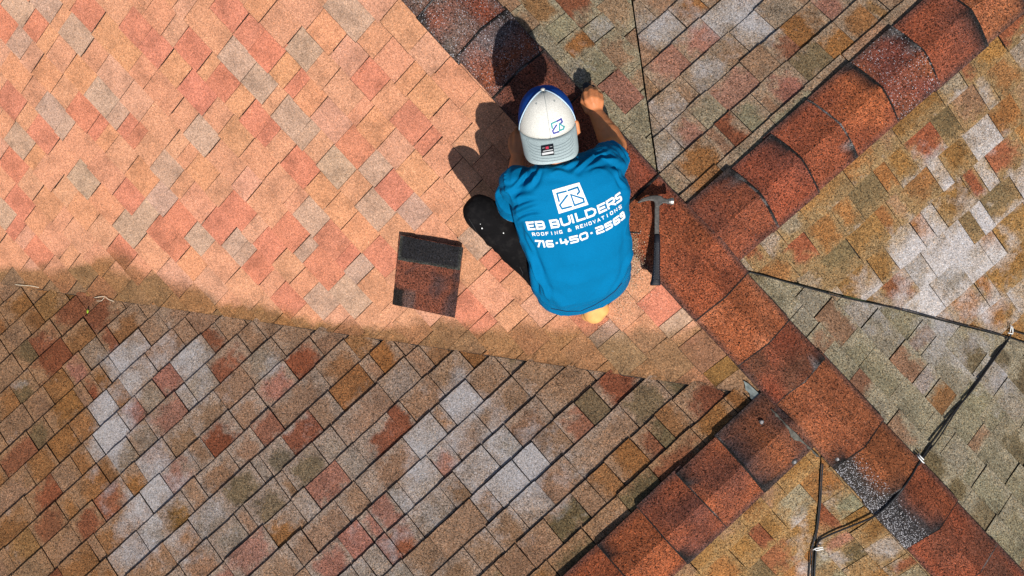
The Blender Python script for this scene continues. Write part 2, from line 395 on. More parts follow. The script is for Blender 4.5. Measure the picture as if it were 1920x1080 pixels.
for key, (P, U, Nn, first, ex, _) in SL.items():
    rnd = random.Random(sum(ord(q) * 7 for q in key) + 3)
    # the deck of the slope, large, carrying the shingles
    big = [Vector((-7, -7)), Vector((7, -7)), Vector((7, 7)), Vector((-7, 7))]
    # cut the deck into strips so that it follows the roof surface
    deck = Patch()
    poly = clip(big, [h for h in HP[key]])
    dm = bpy.data.meshes.new('roof_slope')
    pz = {'A': lambda p: -SA * d1(p), 'F2': lambda p: -SA * d1(p), 'C1': lambda p: SA * d1(p), 'E': lambda p: SA * d1(p),
          'B': lambda p: -SB * d2(p), 'F1': lambda p: SF * d2(p), 'C2': lambda p: -SC * d3(p), 'D': lambda p: SD * d3(p)}[key]
    dm.from_pydata([(p.x, p.y, pz(p) - 0.006) for p in poly], [], [list(range(len(poly)))]); dm.update()
    slope = tag(link('roof_slope', dm, MAT_FELT), SLOPE_LABEL[key], 'roof', kind='structure')
    # colour points sorted into courses
    marks = {}
    for item in PTS[key].replace('\n', ';').split(';'):
        w = item.split()
        p = Vector(on_roof(float(w[1]), float(w[2]))[:2]) - P
        c = math.floor((p.dot(Nn) - first) / ex) + 1        # course c spans first+(c-1)*ex .. first+c*ex
        marks.setdefault(c, []).append((p.dot(U), w[0], float(w[3]) if len(w) > 3 else None))
    blots = [(Vector(on_roof(x, y)[:2]), r / PX * 1.1, s) for x, y, r, s in BLOT[key]]
    field = Patch(); n_ind = 0
    ncourse = int((VHI - first) / ex) + 2
    for c in range(0, ncourse):
        v1 = first + c * ex; v0 = v1 - ex
        # boundaries along the course
        segs = []
        ms = sorted(marks.get(c, []))
        u = ULO - rnd.random() * 0.2
        def fill_for(uu, vv):
            if key != 'B': return FILL[key]
            q = P + U * uu + Nn * vv; X, Y = to_px((q.x, q.y, roofz(q.x, q.y)))
            if X < 330: return 'BBTTBTRTYG'
            if Y < 530 + X * .146 + 90: return 'BTTBRTO'
            if (X - 1422) * .676 + (Y - 748) * .737 > -150: return 'BTTRBYO'
            return 'TTGTTPGTTWR'
        def fillto(u, end):
            while u < end - 1e-6:
                w = rnd.choice((.085, .12, .15, .17, .19, .23, .28) if key != 'A' else (.07, .10, .12, .135, .15, .16, .17))
                if end - u - w < 0.06: w = end - u
                segs.append((u, u + w, rnd.choice(fill_for(u + w / 2, v1)))); u += w
            return u
        for (mu, mk, mw) in ms:
            w = mw or (rnd.uniform(.125, .155) if key == 'A' else rnd.uniform(.135, .175) * (1.15 if key == 'B' else 1.0))
            a = max(mu - w / 2, u)
            if a - u < 0.045: a = u
            fillto(u, a) if a > u else None
            segs.append((a, max(a + 0.06, mu + w / 2), mk)); u = segs[-1][1]
        fillto(u, UHI)
        tooth = 0
        for (ua, ub, ck) in segs:
            wide = {'A': (.38, .0030), 'B': (.85, .0036), 'E': (.40, .0050), 'C1': (.35, .0042)}.get(key, (.25, .0030))
            gap = rnd.uniform(.0005, .0010); gapr = wide[1] * rnd.uniform(.7, 1.2) if rnd.random() < wide[0] else gap
            mc = P + U * ((ua + ub) / 2) + Nn * ((v0 + v1) / 2); mX, mY = to_px((mc.x, mc.y, roofz(mc.x, mc.y)))
            NU, NV = (4, 3) if -120 < mX < 2040 and -120 < mY < 1200 else (2, 1)
            tooth = rnd.choice((0, 0, 1)) if tooth else rnd.choice((1, 1, 0))
            lift = LIFT[key] + (0.0035 if tooth else 0.0) + rnd.uniform(0, .0015)
            jb = [rnd.uniform(-.0013, .0013) for _ in range(NU + 1)]
            drop = rnd.choice((0, 0, 0, .004)) if key in ('B', 'C2', 'D') else rnd.choice((0, 0, .003, .006))
            skew = rnd.uniform(-.003, .003)
            grid = {}
            for i in range(NU + 1):
                for j in range(NV + 1):
                    uu = ua + gap + (ub - ua - gap - gapr) * i / NU + skew * (j / NV - .5)
                    vv = (v0 - 0.022) + (ex + 0.022) * j / NV
                    if j == NV: vv += jb[i] + drop
                    grid[i, j] = P + U * uu + Nn * vv
            polys = []
            for i in range(NU):
                for j in range(NV):
                    q = clip([grid[i, j], grid[i + 1, j], grid[i + 1, j + 1], grid[i, j + 1]], VIEW)
                    if q: q = clip(q, HP[key])
                    if q: polys.append(q)
            if not polys: continue
            base = K[ck]
            jit = rnd.uniform(.96, 1.04) if key == 'A' else rnd.uniform(0.9, 1.1); base = tuple(max(0, x * jit * rnd.uniform(.97, 1.03)) for x in base)
            own = rnd.uniform(-.12, .16) if key in ('B', 'D', 'C2', 'F1', 'F2') else rnd.uniform(-.15, .05)
            wl_own = .15 if ck in 'WL' else (.06 if ck == 'G' else 0)
            edge = {'D': .16, 'F1': .08, 'F2': .1, 'E': .06, 'B': .04}.get(key, 0)
            seedv = rnd.random() * 50; dvar = rnd.uniform(.58, .95); dtab = rnd.choice(((.235, .112, .030), (.215, .118, .036), (.17, .105, .04), (.235, .10, .036), (.14, .10, .05), (.20, .105, .03)))
            soft = key != 'A'
            fu = (rnd.choice((.0, .05, .4, .4)), rnd.choice((1., .95, .6, .6))) if soft else (.5, .5)
            fv = (rnd.choice((.12, .4, .4)), rnd.choice((1., .9, .6)) if key not in ('D', 'F1', 'F2') else rnd.choice((1., 1.02, .92))) if soft else (.5, .5)
            power = rnd.uniform(.72, 1.0) if soft else 1.0
            if ck in 'WLG' and soft:
                fu = (rnd.choice((0., .02, .2)), rnd.choice((1., .98, .8))); power *= .6
            mq = P + U * ((ua + ub) / 2) + Nn * v1; MX, MY = to_px((mq.x, mq.y, roofz(mq.x, mq.y)))
            zone = max(1 - sstep(120, 380, MX + .0 * MY), (1 - sstep(40, 150, MY - 530 - MX * .146)) * .45, sstep(-220, -60, (MX - 1422) * .676 + (MY - 748) * .737)) * .8 if key == 'B' else 0
            resist = 1.0 if ck in 'WLGVg' else (rnd.uniform(.35, .75) if key == 'D' else rnd.uniform(.7, 1.0))
            def zf(p, v0=v0, v1=v1, lift=lift, seedv=seedv):
                t = max(0.0, min(1.0, ((p - P).dot(Nn) - v0) / (v1 - v0)))
                return roofz(p.x, p.y) + 0.002 + BUTT.get(key, .0085) * t + lift + 0.0012 * noise.noise((p.x * 14, p.y * 14, seedv))
            def colf(p, base=base, own=own, edge=edge, v0=v0, v1=v1, ua=ua, ub=ub, resist=resist, seedv=seedv, wl_own=wl_own, fu=fu, fv=fv, power=power, zone=zone, dvar=dvar, dtab=dtab):
                wr = 0.0
                for bp, br, bs in blots:
                    dd = (p - bp).length / br
                    if dd < 1.6: wr += bs * {'B': 1.5, 'D': .78, 'E': .9, 'C2': 1.1, 'C1': 1.1}.get(key, 1.0) * math.exp(-dd * dd * 1.2) * (.72 + .55 * noise.noise((p.x * 9, p.y * 9, 4.4)))
                t = ((p - P).dot(Nn) - v0) / (v1 - v0)
                wr = wr * resist + own + edge * sstep(.72, 1.0, t) + wl_own * (.62 + .75 * noise.noise((p.x * 10, p.y * 10, seedv + 9)))
                col = base
                if key != 'A':
                    sh_ = 1 - .20 * sstep(.0, .5, -noise.noise((p.x * 5.5, p.y * 5.5, 7.7))); col = tuple(x * sh_ for x in col)
                und = GROUND[key] if key != 'A' else None
                if und and key == 'B':
                    und = mixc(und, (0.255, 0.128, 0.054), zone)
                s_ = max(0.0, min(1.0, ((p - P).dot(U) - ua) / (ub - ua))); tv = max(0.0, min(1.0, t))
                uvs = (fu[0] + (fu[1] - fu[0]) * s_, fv[0] + (fv[1] - fv[0]) * tv, power)
                gr = .46 if key == 'A' else .85
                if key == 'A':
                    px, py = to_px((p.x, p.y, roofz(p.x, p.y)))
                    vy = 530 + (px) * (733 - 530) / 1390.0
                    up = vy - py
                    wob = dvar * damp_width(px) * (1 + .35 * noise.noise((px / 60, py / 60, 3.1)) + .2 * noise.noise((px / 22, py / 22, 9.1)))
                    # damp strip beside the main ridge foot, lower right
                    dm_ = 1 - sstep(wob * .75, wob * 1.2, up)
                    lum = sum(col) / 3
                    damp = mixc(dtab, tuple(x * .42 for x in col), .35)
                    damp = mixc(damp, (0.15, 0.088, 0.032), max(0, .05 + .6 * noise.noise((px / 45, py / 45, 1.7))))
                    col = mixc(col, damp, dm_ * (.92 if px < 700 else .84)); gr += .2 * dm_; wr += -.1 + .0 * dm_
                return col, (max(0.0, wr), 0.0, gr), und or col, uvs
            tw = (.0026 if rnd.random() < .5 else .0008) if key == 'A' else {'B': .0036, 'C2': .0026}.get(key, .0012)
            def tspread(q, v1=v1, tw=tw):
                if key == 'A':
                    a_, n_ = HP['A'][1]
                    if (Vector(q) - a_).dot(n_) < .003: return (-n_.x * .0080, -n_.y * .0080)
                return (Nn.x * tw, Nn.y * tw) if (Vector(q) - P).dot(Nn) > v1 - .004 else (0, 0)
            cx = sum((q[0] + q[len(q) // 2] for q in polys), Vector((0, 0))) / (2 * len(polys))
            X, Y = to_px((cx.x, cx.y, roofz(cx.x, cx.y)))
            if -25 < X < 1945 and -25 < Y < 1105:
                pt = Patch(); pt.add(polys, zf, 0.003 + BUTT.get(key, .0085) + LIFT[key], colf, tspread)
                if pt.f:
                    o = link('shingle', pt.mesh('shingle'), MAT_SH, slope); n_ind += 1
            else:
                field.add(polys, zf, 0.003 + BUTT.get(key, .0085) + LIFT[key], colf)
    if field.f:
        tag(link('shingle_field', field.mesh('shingle_field'), MAT_SH, slope), kind='stuff')
    print('slope', key, 'ex', round(ex, 4), 'shingles', n_ind)

# ------------------------------------------------------------------ ridge caps
CAPC = {'r': (0.208, 0.057, 0.027), 'o': (0.260, 0.080, 0.032), 'd': (0.135, 0.046, 0.028), 'k': (0.034, 0.027, 0.028), 'g': (0.12, 0.09, 0.085), 'p': (0.33, 0.115, 0.06)}
def cap_row(P, U, Nl, bounds, facing, half_l, half_r, slope_l, slope_r, cols, label, edge_l=0.0, endclip=None, seed=1, bow=0.0, seam=.966, raise_=0.0):
    """Nl points to the left-hand side; facing = +1 when the butts look along U"""
    rnd = random.Random(seed)
    root = link('roof_ridge', None); root.empty_display_size = .1
    root.location = (*P, 0)
    bpy.context.view_layer.update()
    tag(root, label, 'roof ridge', kind='structure')
    order = list(zip(bounds, bounds[1:]))
    for k, (ta, tb) in enumerate(order):
        fc = facing(k) if callable(facing) else facing
        a, b = (ta - .03, tb) if fc > 0 else (ta, tb + .03)
        NA = 10; fr = [0, .36, .72, seam - .005, seam + .007, 1.0]; NB = 5
        if fc < 0: fr = [1 - q for q in reversed(fr)]
        pale_edge = rnd.random() < .5
        jl, jr = rnd.uniform(-.006, .006), rnd.uniform(-.006, .006)
        el = edge_l * rnd.uniform(.5, 1.3)
        grid = {}
        wb = [rnd.uniform(-.002, .002) for _ in range(NA + 1)]
        ang = rnd.uniform(-.004, .004)
        for i in range(NA + 1):
            s = -1 + 2 * i / NA                    # -1 left edge .. +1 right edge
            off = -s * (half_l + jl if s < 0 else half_r + jr)
            for j in range(NB + 1):
                t = a + (b - a) * fr[j]
                bu = bow * (1 - s * s)
                if (fc > 0 and j == NB) or (fc < 0 and j == 0): t += wb[i] * .25
                grid[i, j] = P + U * (t + ang * s + bu) + Nl * off
        polys = []
        for i in range(NA):
            for j in range(NB):
                q = [grid[i, j], grid[i + 1, j], grid[i + 1, j + 1], grid[i, j + 1]]
                if endclip: q = clip(q, endclip)
                if q: polys.append(q)
        if not polys: continue
        cc = cols[k % len(cols)]
        ca = tuple(x * rnd.uniform(.9, 1.1) for x in CAPC[cc[0]]); cb = tuple(x * rnd.uniform(.9, 1.1) for x in CAPC[cc[1]])
        sd = rnd.random() * 40; sp = float(cc[2:]) if len(cc) > 2 else 0.02
        def zf(p, a=a, b=b, fc=fc, el=el):
            o = (p - P).dot(Nl); t = ((p - P).dot(U) - a) / (b - a)
            if fc < 0: t = 1 - t
            t = max(0, min(1, t))
            sl_, hw = (slope_l, half_l) if o > 0 else (slope_r, half_r)
            ao = abs(o); r0 = .04
            z = -sl_ * (ao if ao > r0 else (ao * ao / (2 * r0) + r0 / 2))      # rounded fold
            lift = .0235 + .0115 * t + raise_
            if o > 0: lift += el * sstep(.35, 1.0, ao / hw)
            z = max(z, roofz(p.x, p.y))
            return z + lift + .0015 * noise.noise((p.x * 12, p.y * 12, sd))
        def colf(p, ca=ca, cb=cb, sp=sp, a=a, b=b, fc=fc, pale_edge=pale_edge, sd=sd):
            o = (p - P).dot(Nl) / half_l
            n = noise.noise((p.x * 6, p.y * 6, sd)) + .5 * noise.noise((p.x * 15, p.y * 15, sd + 5))
            f = sstep(-.35, .35, n + (1.5 if sp > .2 else .3) * o)
            c = mixc(ca, cb, f)
            tt = ((p - P).dot(U) - bow * (1 - (o * o if abs(o) < 1 else 1)) - a) / (b - a)
            tt = tt if fc > 0 else 1 - tt
            if tt > seam: c = (.012, .011, .011) if not pale_edge or n > .1 else mixc((.012, .011, .011), (.13, .12, .115), sstep(-.2, .3, noise.noise((p.x * 40, p.y * 40, sd))))
            e_ = sstep(.88, 1.02, abs(o)); c = mixc(c, (.045, .036, .034), .75 * e_)
            return c, (0.0, sp * (sstep(.15, 1.0, o) * 1.7 + .04 * (o > 0) if sp > .2 else 1), 1.0)
        lead = U * (.0048 * fc)
        def spread(q, a=a, b=b, fc=fc):
            t = ((Vector(q) - P).dot(U) - a) / (b - a)
            return (lead.x, lead.y) if ((fc > 0 and t > .9) or (fc < 0 and t < .1)) else (0, 0)
        pt = Patch(); pt.add(polys, zf, .014 + (el if edge_l else 0) * .5, colf, spread)
        if pt.f: link('ridge_cap', pt.mesh('ridge_cap'), MAT_SH, root)
    return root

px = lambda v: v / PX
half1 = px(67)
b1 = [px(t) for t in (-460, -350, -245, -160, -57, 47, 151, 258, 365, 470, 607)]
# NW part of the main ridge: butts look up-left; SE part: butts look down-right
cap_row(P1, U1, N1, b1, -1, half1, half1, SA, SA, ['rd', 'rd', 'dr', 'gr.03', 'rg.04', 'rg.05', 'rd', 'dr', 'rd', 'rr'], 'rust shingle cap row of the main ridge above and behind the person', seed=3, raise_=.006, seam=.972)
b1b = [px(t) for t in (600, 722, 840, 938, 1103, 1206, 1309, 1420, 1530, 1640, 1750)]
cap_row(P1, U1, N1, b1b, 1, half1, half1, SA, SA, ['rr', 'po', 'dr', 'or', 'rk.22', 'rk.22', 'dr', 'rd', 'dr', 'rr'], 'rust shingle cap row of the main ridge running to the lower right corner', seed=5, seam=.984, raise_=.006)
t3 = lambda x, y: (wl(x, y) - P3).dot(U3)
cl3 = [half(P1 - N1 * (half1 - .02), P1 - N1 * (half1 - .02) + U1, mNE)]
b3 = [t3(1297, 385) - .12, t3(1378, 325), t3(1453, 258), t3(1522, 190), t3(1599, 121), t3(1676, 52), t3(1772, -15), t3(1850, -85), t3(1930, -155), t3(2010, -225)]
cap_row(P3, U3, N3, b3, 1, px(73), px(73), SC, SD, ['rd', 'rd', 'rr', 'ro', 'dr.03', 'rd', 'or', 'rd', 'rr'], 'rust shingle cap row with curved dark joints climbing to the upper right', edge_l=.006, endclip=cl3, seed=8, bow=.018)
t2 = lambda x, y: (wl(x, y) - P2).dot(U2)
cl2 = [half(P1 + N1 * (half1 - .006), P1 + N1 * (half1 - .006) + U1, mSW)]
b2 = [t2(1500, 675), t2(1345, 822), t2(1273, 892), t2(1205, 964), t2(1124, 1027), t2(1050, 1097), t2(980, 1165), t2(910, 1230), t2(840, 1300)]
cap_row(P2, U2, N2, b2, 1, px(71), px(71), SB, SF, ['rk', 'od', 'rd', 'or', 'rr', 'rr', 'rd', 'dr'], 'rust shingle cap row running to the bottom edge with a ragged shadow beside it', edge_l=.004, endclip=cl2, seed=12, bow=-.0, seam=.984)
# ------------------------------------------------------------------ mesh helpers for the objects
def bm_mesh(bm, name, smooth=True):
    me = bpy.data.meshes.new(name); bm.to_mesh(me); bm.free()
    if smooth:
        for p in me.polygons: p.use_smooth = True
    return me

def frame(d):
    d = d.normalized(); a = Vector((0, 0, 1)) if abs(d.z) < .9 else Vector((1, 0, 0))
    x = d.cross(a).normalized(); return x, d.cross(x).normalized()

def loft(bm, rings, cap=True):
    vs = [[bm.verts.new(p) for p in r] for r in rings]
    n = len(rings[0])
    for a, b in zip(vs, vs[1:]):
        for i in range(n): bm.faces.new((a[i], a[(i + 1) % n], b[(i + 1) % n], b[i]))
    if cap:
        bm.faces.new(list(reversed(vs[0]))); bm.faces.new(vs[-1])
    return vs

def limb(bm, p0, r0, p1, r1, flat=1.0, n=14, steps=5, fdir=None):
    """tapered capsule; flat < 1 squashes it along fdir"""
    p0, p1 = Vector(p0), Vector(p1); d = (p1 - p0)
    x, y = frame(d); d = d.normalized()
    if fdir is not None:
        y = (fdir - d * fdir.dot(d)).normalized(); x = d.cross(y).normalized()
    rings = []
    for k in range(steps):
        a = math.pi / 2 * (k + .35) / steps
        rings.append((p0 - d * r0 * math.cos(a) * min(1, flat * 1.2), r0 * math.sin(a)))
    rings.append((p0, r0)); rings.append((p1, r1))
    for k in range(steps - 1, -1, -1):
        a = math.pi / 2 * (k + .35) / steps
        rings.append((p1 + d * r1 * math.cos(a) * min(1, flat * 1.2), r1 * math.sin(a)))
    loft(bm, [[c + (x * math.cos(2 * math.pi * i / n) + y * math.sin(2 * math.pi * i / n) * flat) * r for i in range(n)] for c, r in rings])

def blob(bm, c, ax, ay, az, n=18, m=12):
    rings = []
    for j in range(1, m):
        t = math.pi * j / m
        rings.append([c + az * math.cos(t) + (ax * math.cos(2 * math.pi * i / n) + ay * math.sin(2 * math.pi * i / n)) * math.sin(t) for i in range(n)])
    loft(bm, rings)

def fuse(bm, name, voxel, smooth_it=6, fac=.5):
    """one continuous closed surface out of overlapping volumes"""
    bmesh.ops.recalc_face_normals(bm, faces=bm.faces)
    me = bm_mesh(bm, name + '_raw')
    o = bpy.data.objects.new(name + '_raw', me); C.objects.link(o)
    m = o.modifiers.new('r', 'REMESH'); m.mode = 'VOXEL'; m.voxel_size = voxel; m.use_smooth_shade = True
    if smooth_it:
        m = o.modifiers.new('s', 'SMOOTH'); m.factor = fac; m.iterations = smooth_it
    dg = bpy.context.evaluated_depsgraph_get()
    out = bpy.data.meshes.new_from_object(o.evaluated_get(dg)); out.name = name
    bpy.data.objects.remove(o); bpy.data.meshes.remove(me)
    for p in out.polygons: p.use_smooth = True
    return out

def push(me, fn):
    """move every vertex along its normal by fn(co, normal)"""
    ns = [v.normal.copy() for v in me.vertices]
    for v, n in zip(me.vertices, ns): v.co += n * fn(v.co, n)
    me.update()

def bvh_of(me):
    return BVHTree.FromPolygons([v.co.copy() for v in me.vertices], [tuple(p.vertices) for p in me.polygons])
EYE = Vector((0, 0, CAM_H))
def drape(bvh, px, py, off):
    d = (at_z(px, py, 0) - EYE).normalized()
    loc, n, i, t = bvh.ray_cast(EYE, d)
    if loc is None: return None
    if n.dot(d) > 0: n = -n
    return loc + n * off

def ribbon(bm, bvh, pts, w, off, closed=False, step=1.5):
    """flat printed stroke laid on a surface; pts in photograph pixels"""
    P_ = [Vector(p) for p in pts]
    if closed: P_ = P_ + [P_[0]]
    n = len(P_); L_, R_ = [], []
    for i in range(n):
        if closed and i in (0, n - 1): a, b = P_[n - 2], P_[1]
        else: a, b = P_[max(0, i - 1)], P_[min(n - 1, i + 1)]
        p = P_[i]
        t0 = (p - a).normalized() if (p - a).length > 1e-6 else (b - p).normalized()
        t1 = (b - p).normalized() if (b - p).length > 1e-6 else t0
        n0 = Vector((-t0.y, t0.x)); n1 = Vector((-t1.y, t1.x)); m = (n0 + n1)
        m = m.normalized() if m.length > 1e-4 else n0
        k = min(1.6, 1 / max(.35, m.dot(n0)))
        q = p
        if not closed and i == 0: q = p - t1 * w * .5
        if not closed and i == n - 1: q = p + t0 * w * .5
        L_.append(q + m * w * .5 * k); R_.append(q - m * w * .5 * k)
    prev = None
    for i in range(n - 1):
        k = max(1, int((P_[i + 1] - P_[i]).length / step / 2))
        for j in range(k + 1):
            if j == 0 and prev is not None: continue
            t = j / k
            l, r = L_[i].lerp(L_[i + 1], t), R_[i].lerp(R_[i + 1], t)
            a, b = drape(bvh, l.x, l.y, off), drape(bvh, r.x, r.y, off)
            if a is None or b is None: prev = None; continue
            cur = (bm.verts.new(a), bm.verts.new(b))
            if prev: bm.faces.new((prev[0], prev[1], cur[1], cur[0]))
            prev = cur

def decal_quad(bm, bvh, c, off, n=8):
    """c: four pixel corners, subdivided and laid on the surface"""
    c = [Vector(p) for p in c]; g = {}
    for i in range(n + 1):
        for j in range(n + 1):
            p = c[0].lerp(c[1], i / n).lerp(c[3].lerp(c[2], i / n), j / n)
            q = drape(bvh, p.x, p.y, off)
            g[i, j] = bm.verts.new(q) if q is not None else None
    for i in range(n):
        for j in range(n):
            f = [g[i, j], g[i + 1, j], g[i + 1, j + 1], g[i, j + 1]]
            if None not in f: bm.faces.new(f)

def tube(bm, pts, r, n=8):
    pts = [Vector(p) for p in pts]; rings = []
    for i, p in enumerate(pts):
        d = pts[min(i + 1, len(pts) - 1)] - pts[max(i - 1, 0)]
        x, y = frame(d); rr = r[i] if isinstance(r, (list, tuple)) else r
        rings.append([p + (x * math.cos(2 * math.pi * k / n) + y * math.sin(2 * math.pi * k / n)) * rr for k in range(n)])
    loft(bm, rings)

def spline(pts, k=6):
    out = []
    P_ = [Vector(p) for p in pts]
    for i in range(len(P_) - 1):
        a, b, c, d = P_[max(0, i - 1)], P_[i], P_[i + 1], P_[min(len(P_) - 1, i + 2)]
        for j in range(k):
            t = j / k
            out.append(.5 * ((2 * b) + (c - a) * t + (2 * a - 5 * b + 4 * c - d) * t * t + (3 * b - a - 3 * c + d) * t ** 3))
    out.append(P_[-1]); return out

# ------------------------------------------------------------------ materials of the person
def cloth(name, col, rough=.85, var=.1, weave=900, bump=.25, dust=None):
    m, nt, b = new_mat(name)
    geo = N(nt, 'ShaderNodeNewGeometry')
    n = N(nt, 'ShaderNodeTexNoise'); n.inputs['Scale'].default_value = 9; n.inputs['Detail'].default_value = 4
    nt.links.new(geo.outputs['Position'], n.inputs['Vector'])
    f = N(nt, 'ShaderNodeTexNoise'); f.inputs['Scale'].default_value = weave; f.inputs['Detail'].default_value = 1
    nt.links.new(geo.outputs['Position'], f.inputs['Vector'])
    c = mix_n(nt, 1.0, col, ramp_n(nt, n.outputs[0], [(.3, 1 - var), (.7, 1 + var)]), 'MULTIPLY')
    c = mix_n(nt, 1.0, c, ramp_n(nt, f.outputs[0], [(.3, .8), (.7, 1.2)]), 'MULTIPLY')
    if dust:
        d = N(nt, 'ShaderNodeTexNoise'); d.inputs['Scale'].default_value = 26; d.inputs['Detail'].default_value = 6; d.inputs['Roughness'].default_value = .7
        nt.links.new(geo.outputs['Position'], d.inputs['Vector'])
        c = mix_n(nt, ramp_n(nt, d.outputs[0], [(.5, 0.0), (.8, .5)]), c, dust)
    nt.links.new(c, b.inputs['Base Color'])
    b.inputs['Roughness'].default_value = rough; b.inputs['Specular IOR Level'].default_value = .08
    b.inputs['Sheen Weight'].default_value = 0.0
    bp = N(nt, 'ShaderNodeBump'); bp.inputs['Strength'].default_value = bump; bp.inputs['Distance'].default_value = .0006
    nt.links.new(f.outputs[0], bp.inputs['Height']); nt.links.new(bp.outputs[0], b.inputs['Normal'])
    return m

def skin_material():
    m, nt, b = new_mat('skin')
    geo = N(nt, 'ShaderNodeNewGeometry')
    n = N(nt, 'ShaderNodeTexNoise'); n.inputs['Scale'].default_value = 35; n.inputs['Detail'].default_value = 5
    nt.links.new(geo.outputs['Position'], n.inputs['Vector'])
    c = mix_n(nt, n.outputs[0], (0.52, 0.175, 0.060), (0.68, 0.255, 0.105))
    nt.links.new(c, b.inputs['Base Color'])
    b.inputs['Roughness'].default_value = .5; b.inputs['Specular IOR Level'].default_value = .35
    b.inputs['Subsurface Weight'].default_value = .08; b.inputs['Subsurface Radius'].default_value = (.01, .004, .002); b.inputs['Subsurface Scale'].default_value = .5
    bp = N(nt, 'ShaderNodeBump'); bp.inputs['Strength'].default_value = .25; bp.inputs['Distance'].default_value = .002
    nt.links.new(n.outputs[0], bp.inputs['Height']); nt.links.new(bp.outputs[0], b.inputs['Normal'])
    return m
M_SKIN = skin_material()
M_SHIRT = cloth('blue_jersey', (0.0, 0.146, 0.322), var=.06)
M_PRINT = cloth('white_print', (0.80, 0.78, 0.74), var=.04, weave=500)
M_PANTS = cloth('black_denim', (0.0065, 0.006, 0.0065), var=.3, dust=(0.035, 0.032, 0.030))
M_CAPW = cloth('heather_white', (0.66, 0.64, 0.58), var=.04, weave=420)
M_CAPG = cloth('heather_grey', (0.42, 0.50, 0.50), var=.05, weave=420)
M_CAPB = cloth('royal_blue_mesh', (0.010, 0.070, 0.34), var=.15, weave=380, bump=.8)
M_PIPE = cloth('pale_blue_piping', (0.50, 0.66, 0.80), var=.03)
M_HAIR = plain('dark_hair', (0.02, 0.014, 0.01), .6)
M_BOOT = plain('tan_leather', (0.80, 0.40, 0.125), .75, var=.1, scale=40, bump=.3)
M_SOLE = plain('brown_rubber', (0.12, 0.06, 0.025), .8)
M_BLACK = plain('black_rubber', (0.012, 0.012, 0.014), .55, scale=120, var=.3, bump=.3)
M_WHITE = plain('white_plastic', (0.78, 0.78, 0.76), .5, var=.05)
M_STEEL = plain('worn_steel', (0.07, 0.065, 0.06), .55, metal=.35, var=.35, scale=90, bump=.2)
M_BRIGHT = plain('bright_steel', (0.42, 0.40, 0.37), .32, metal=.9, var=.2, scale=90)

# ------------------------------------------------------------------ the person
Z = Vector((0, 0, 1))
rz = lambda p: roofz(p.x, p.y)
def head_frame():
    F = Vector((-.15, .985, 0)).normalized(); Lr = Vector((F.y, -F.x, 0))
    t = R(36)                                         # crown axis above the horizontal
    Up = (F * math.cos(t) + Z * math.sin(t)); Bk = (-F * math.sin(t) + Z * math.cos(t))
    return at_z(1025, 229, .50), Lr, Bk, Up
HO, HL, HB, HU = head_frame()

hipL, hipR = at_z(1030, 512, .05), at_z(1128, 500, .05)
kneeL = at_z(902, 398, .17); ankL = on_roof(965, 462, .10)
kneeR = on_roof(1118, 410, .075); ankR = on_roof(1112, 540, .095)
shL, shR = at_z(972, 348, .40), at_z(1132, 316, .375)
elL, wrL = at_z(962, 382, .10), at_z(970, 300, -.02)
elR, wrR = at_z(1153, 274, .165), at_z(1119, 215, .072)
neck = at_z(1044, 303, .44); chest = at_z(1062, 368, .34); belly = at_z(1080, 445, .20); pelv = at_z(1088, 512, .04)

bm = bmesh.new()
limb(bm, pelv, .10, belly, .10); limb(bm, belly, .10, chest, .105); limb(bm, chest, .10, neck + Vector((0, 0, -.02)), .055)
limb(bm, shL, .05, shR, .05); limb(bm, hipL, .07, hipR, .07)
limb(bm, neck, .054, HO - HU * .06, .052)
# head: skull, jaw, brow, nose, lips, ears
blob(bm, HO + HU * .015 - HB * .004, HL * .074, HB * .092, HU * .105)
blob(bm, HO - HU * .075 - HB * .045, HL * .055, HB * .055, HU * .062)
limb(bm, HO - HU * .012 - HB * .082 - HL * .03, .013, HO - HU * .012 - HB * .082 + HL * .03, .013)
limb(bm, HO - HU * .02 - HB * .092, .009, HO - HU * .062 - HB * .112, .013)
limb(bm, HO - HU * .092 - HB * .093 - HL * .02, .007, HO - HU * .092 - HB * .093 + HL * .02, .007)
for s in (-1, 1):
    c = HO + HL * (.092 if s > 0 else .074) * s - HU * .030 + HB * .014
    blob(bm, c, HL * .021, HB * .020, HU * .036)
    limb(bm, c + HL * s * .010 + HU * .026 + HB * .01, .007, c + HL * s * .013 - HU * .012 + HB * .016, .007)
# arms
for sh, el, wr in ((shL, elL, wrL), (shR, elR, wrR)):
    limb(bm, sh, .052, el, .043); limb(bm, el, .046, el.lerp(wr, .35), .047); limb(bm, el.lerp(wr, .35), .046, wr, .029)
# right hand: back of the hand up, fingers closed round the tool, thumb on the inner side
def hand(bm, wr, kn, pip, tip, thumb, rr=.0105):
    for k, p, t in zip(kn, pip, tip):
        limb(bm, wr.lerp(k, .12), .018, k, .0125)
        limb(bm, k, .0118, p, rr * .95); limb(bm, p, rr * .95, t, rr * .78)
    limb(bm, thumb[0], .017, thumb[1], .0125); limb(bm, thumb[1], .0120, thumb[2], .0095)
hand(bm, wrR,
     [at_z(1100, 189, .085), at_z(1109, 183, .092), at_z(1118.5, 185, .088), at_z(1127, 191, .078)],
     [at_z(1097.5, 174.5, .068), at_z(1107, 169.5, .074), at_z(1117, 171.5, .070), at_z(1126, 178.5, .062)],
     [at_z(1099, 168, .040), at_z(1107, 163, .040), at_z(1115.5, 166, .038), at_z(1123, 174, .036)],
     [at_z(1103, 207, .066), at_z(1093, 191, .050), at_z(1095, 177, .036)])
wl_ = wrL
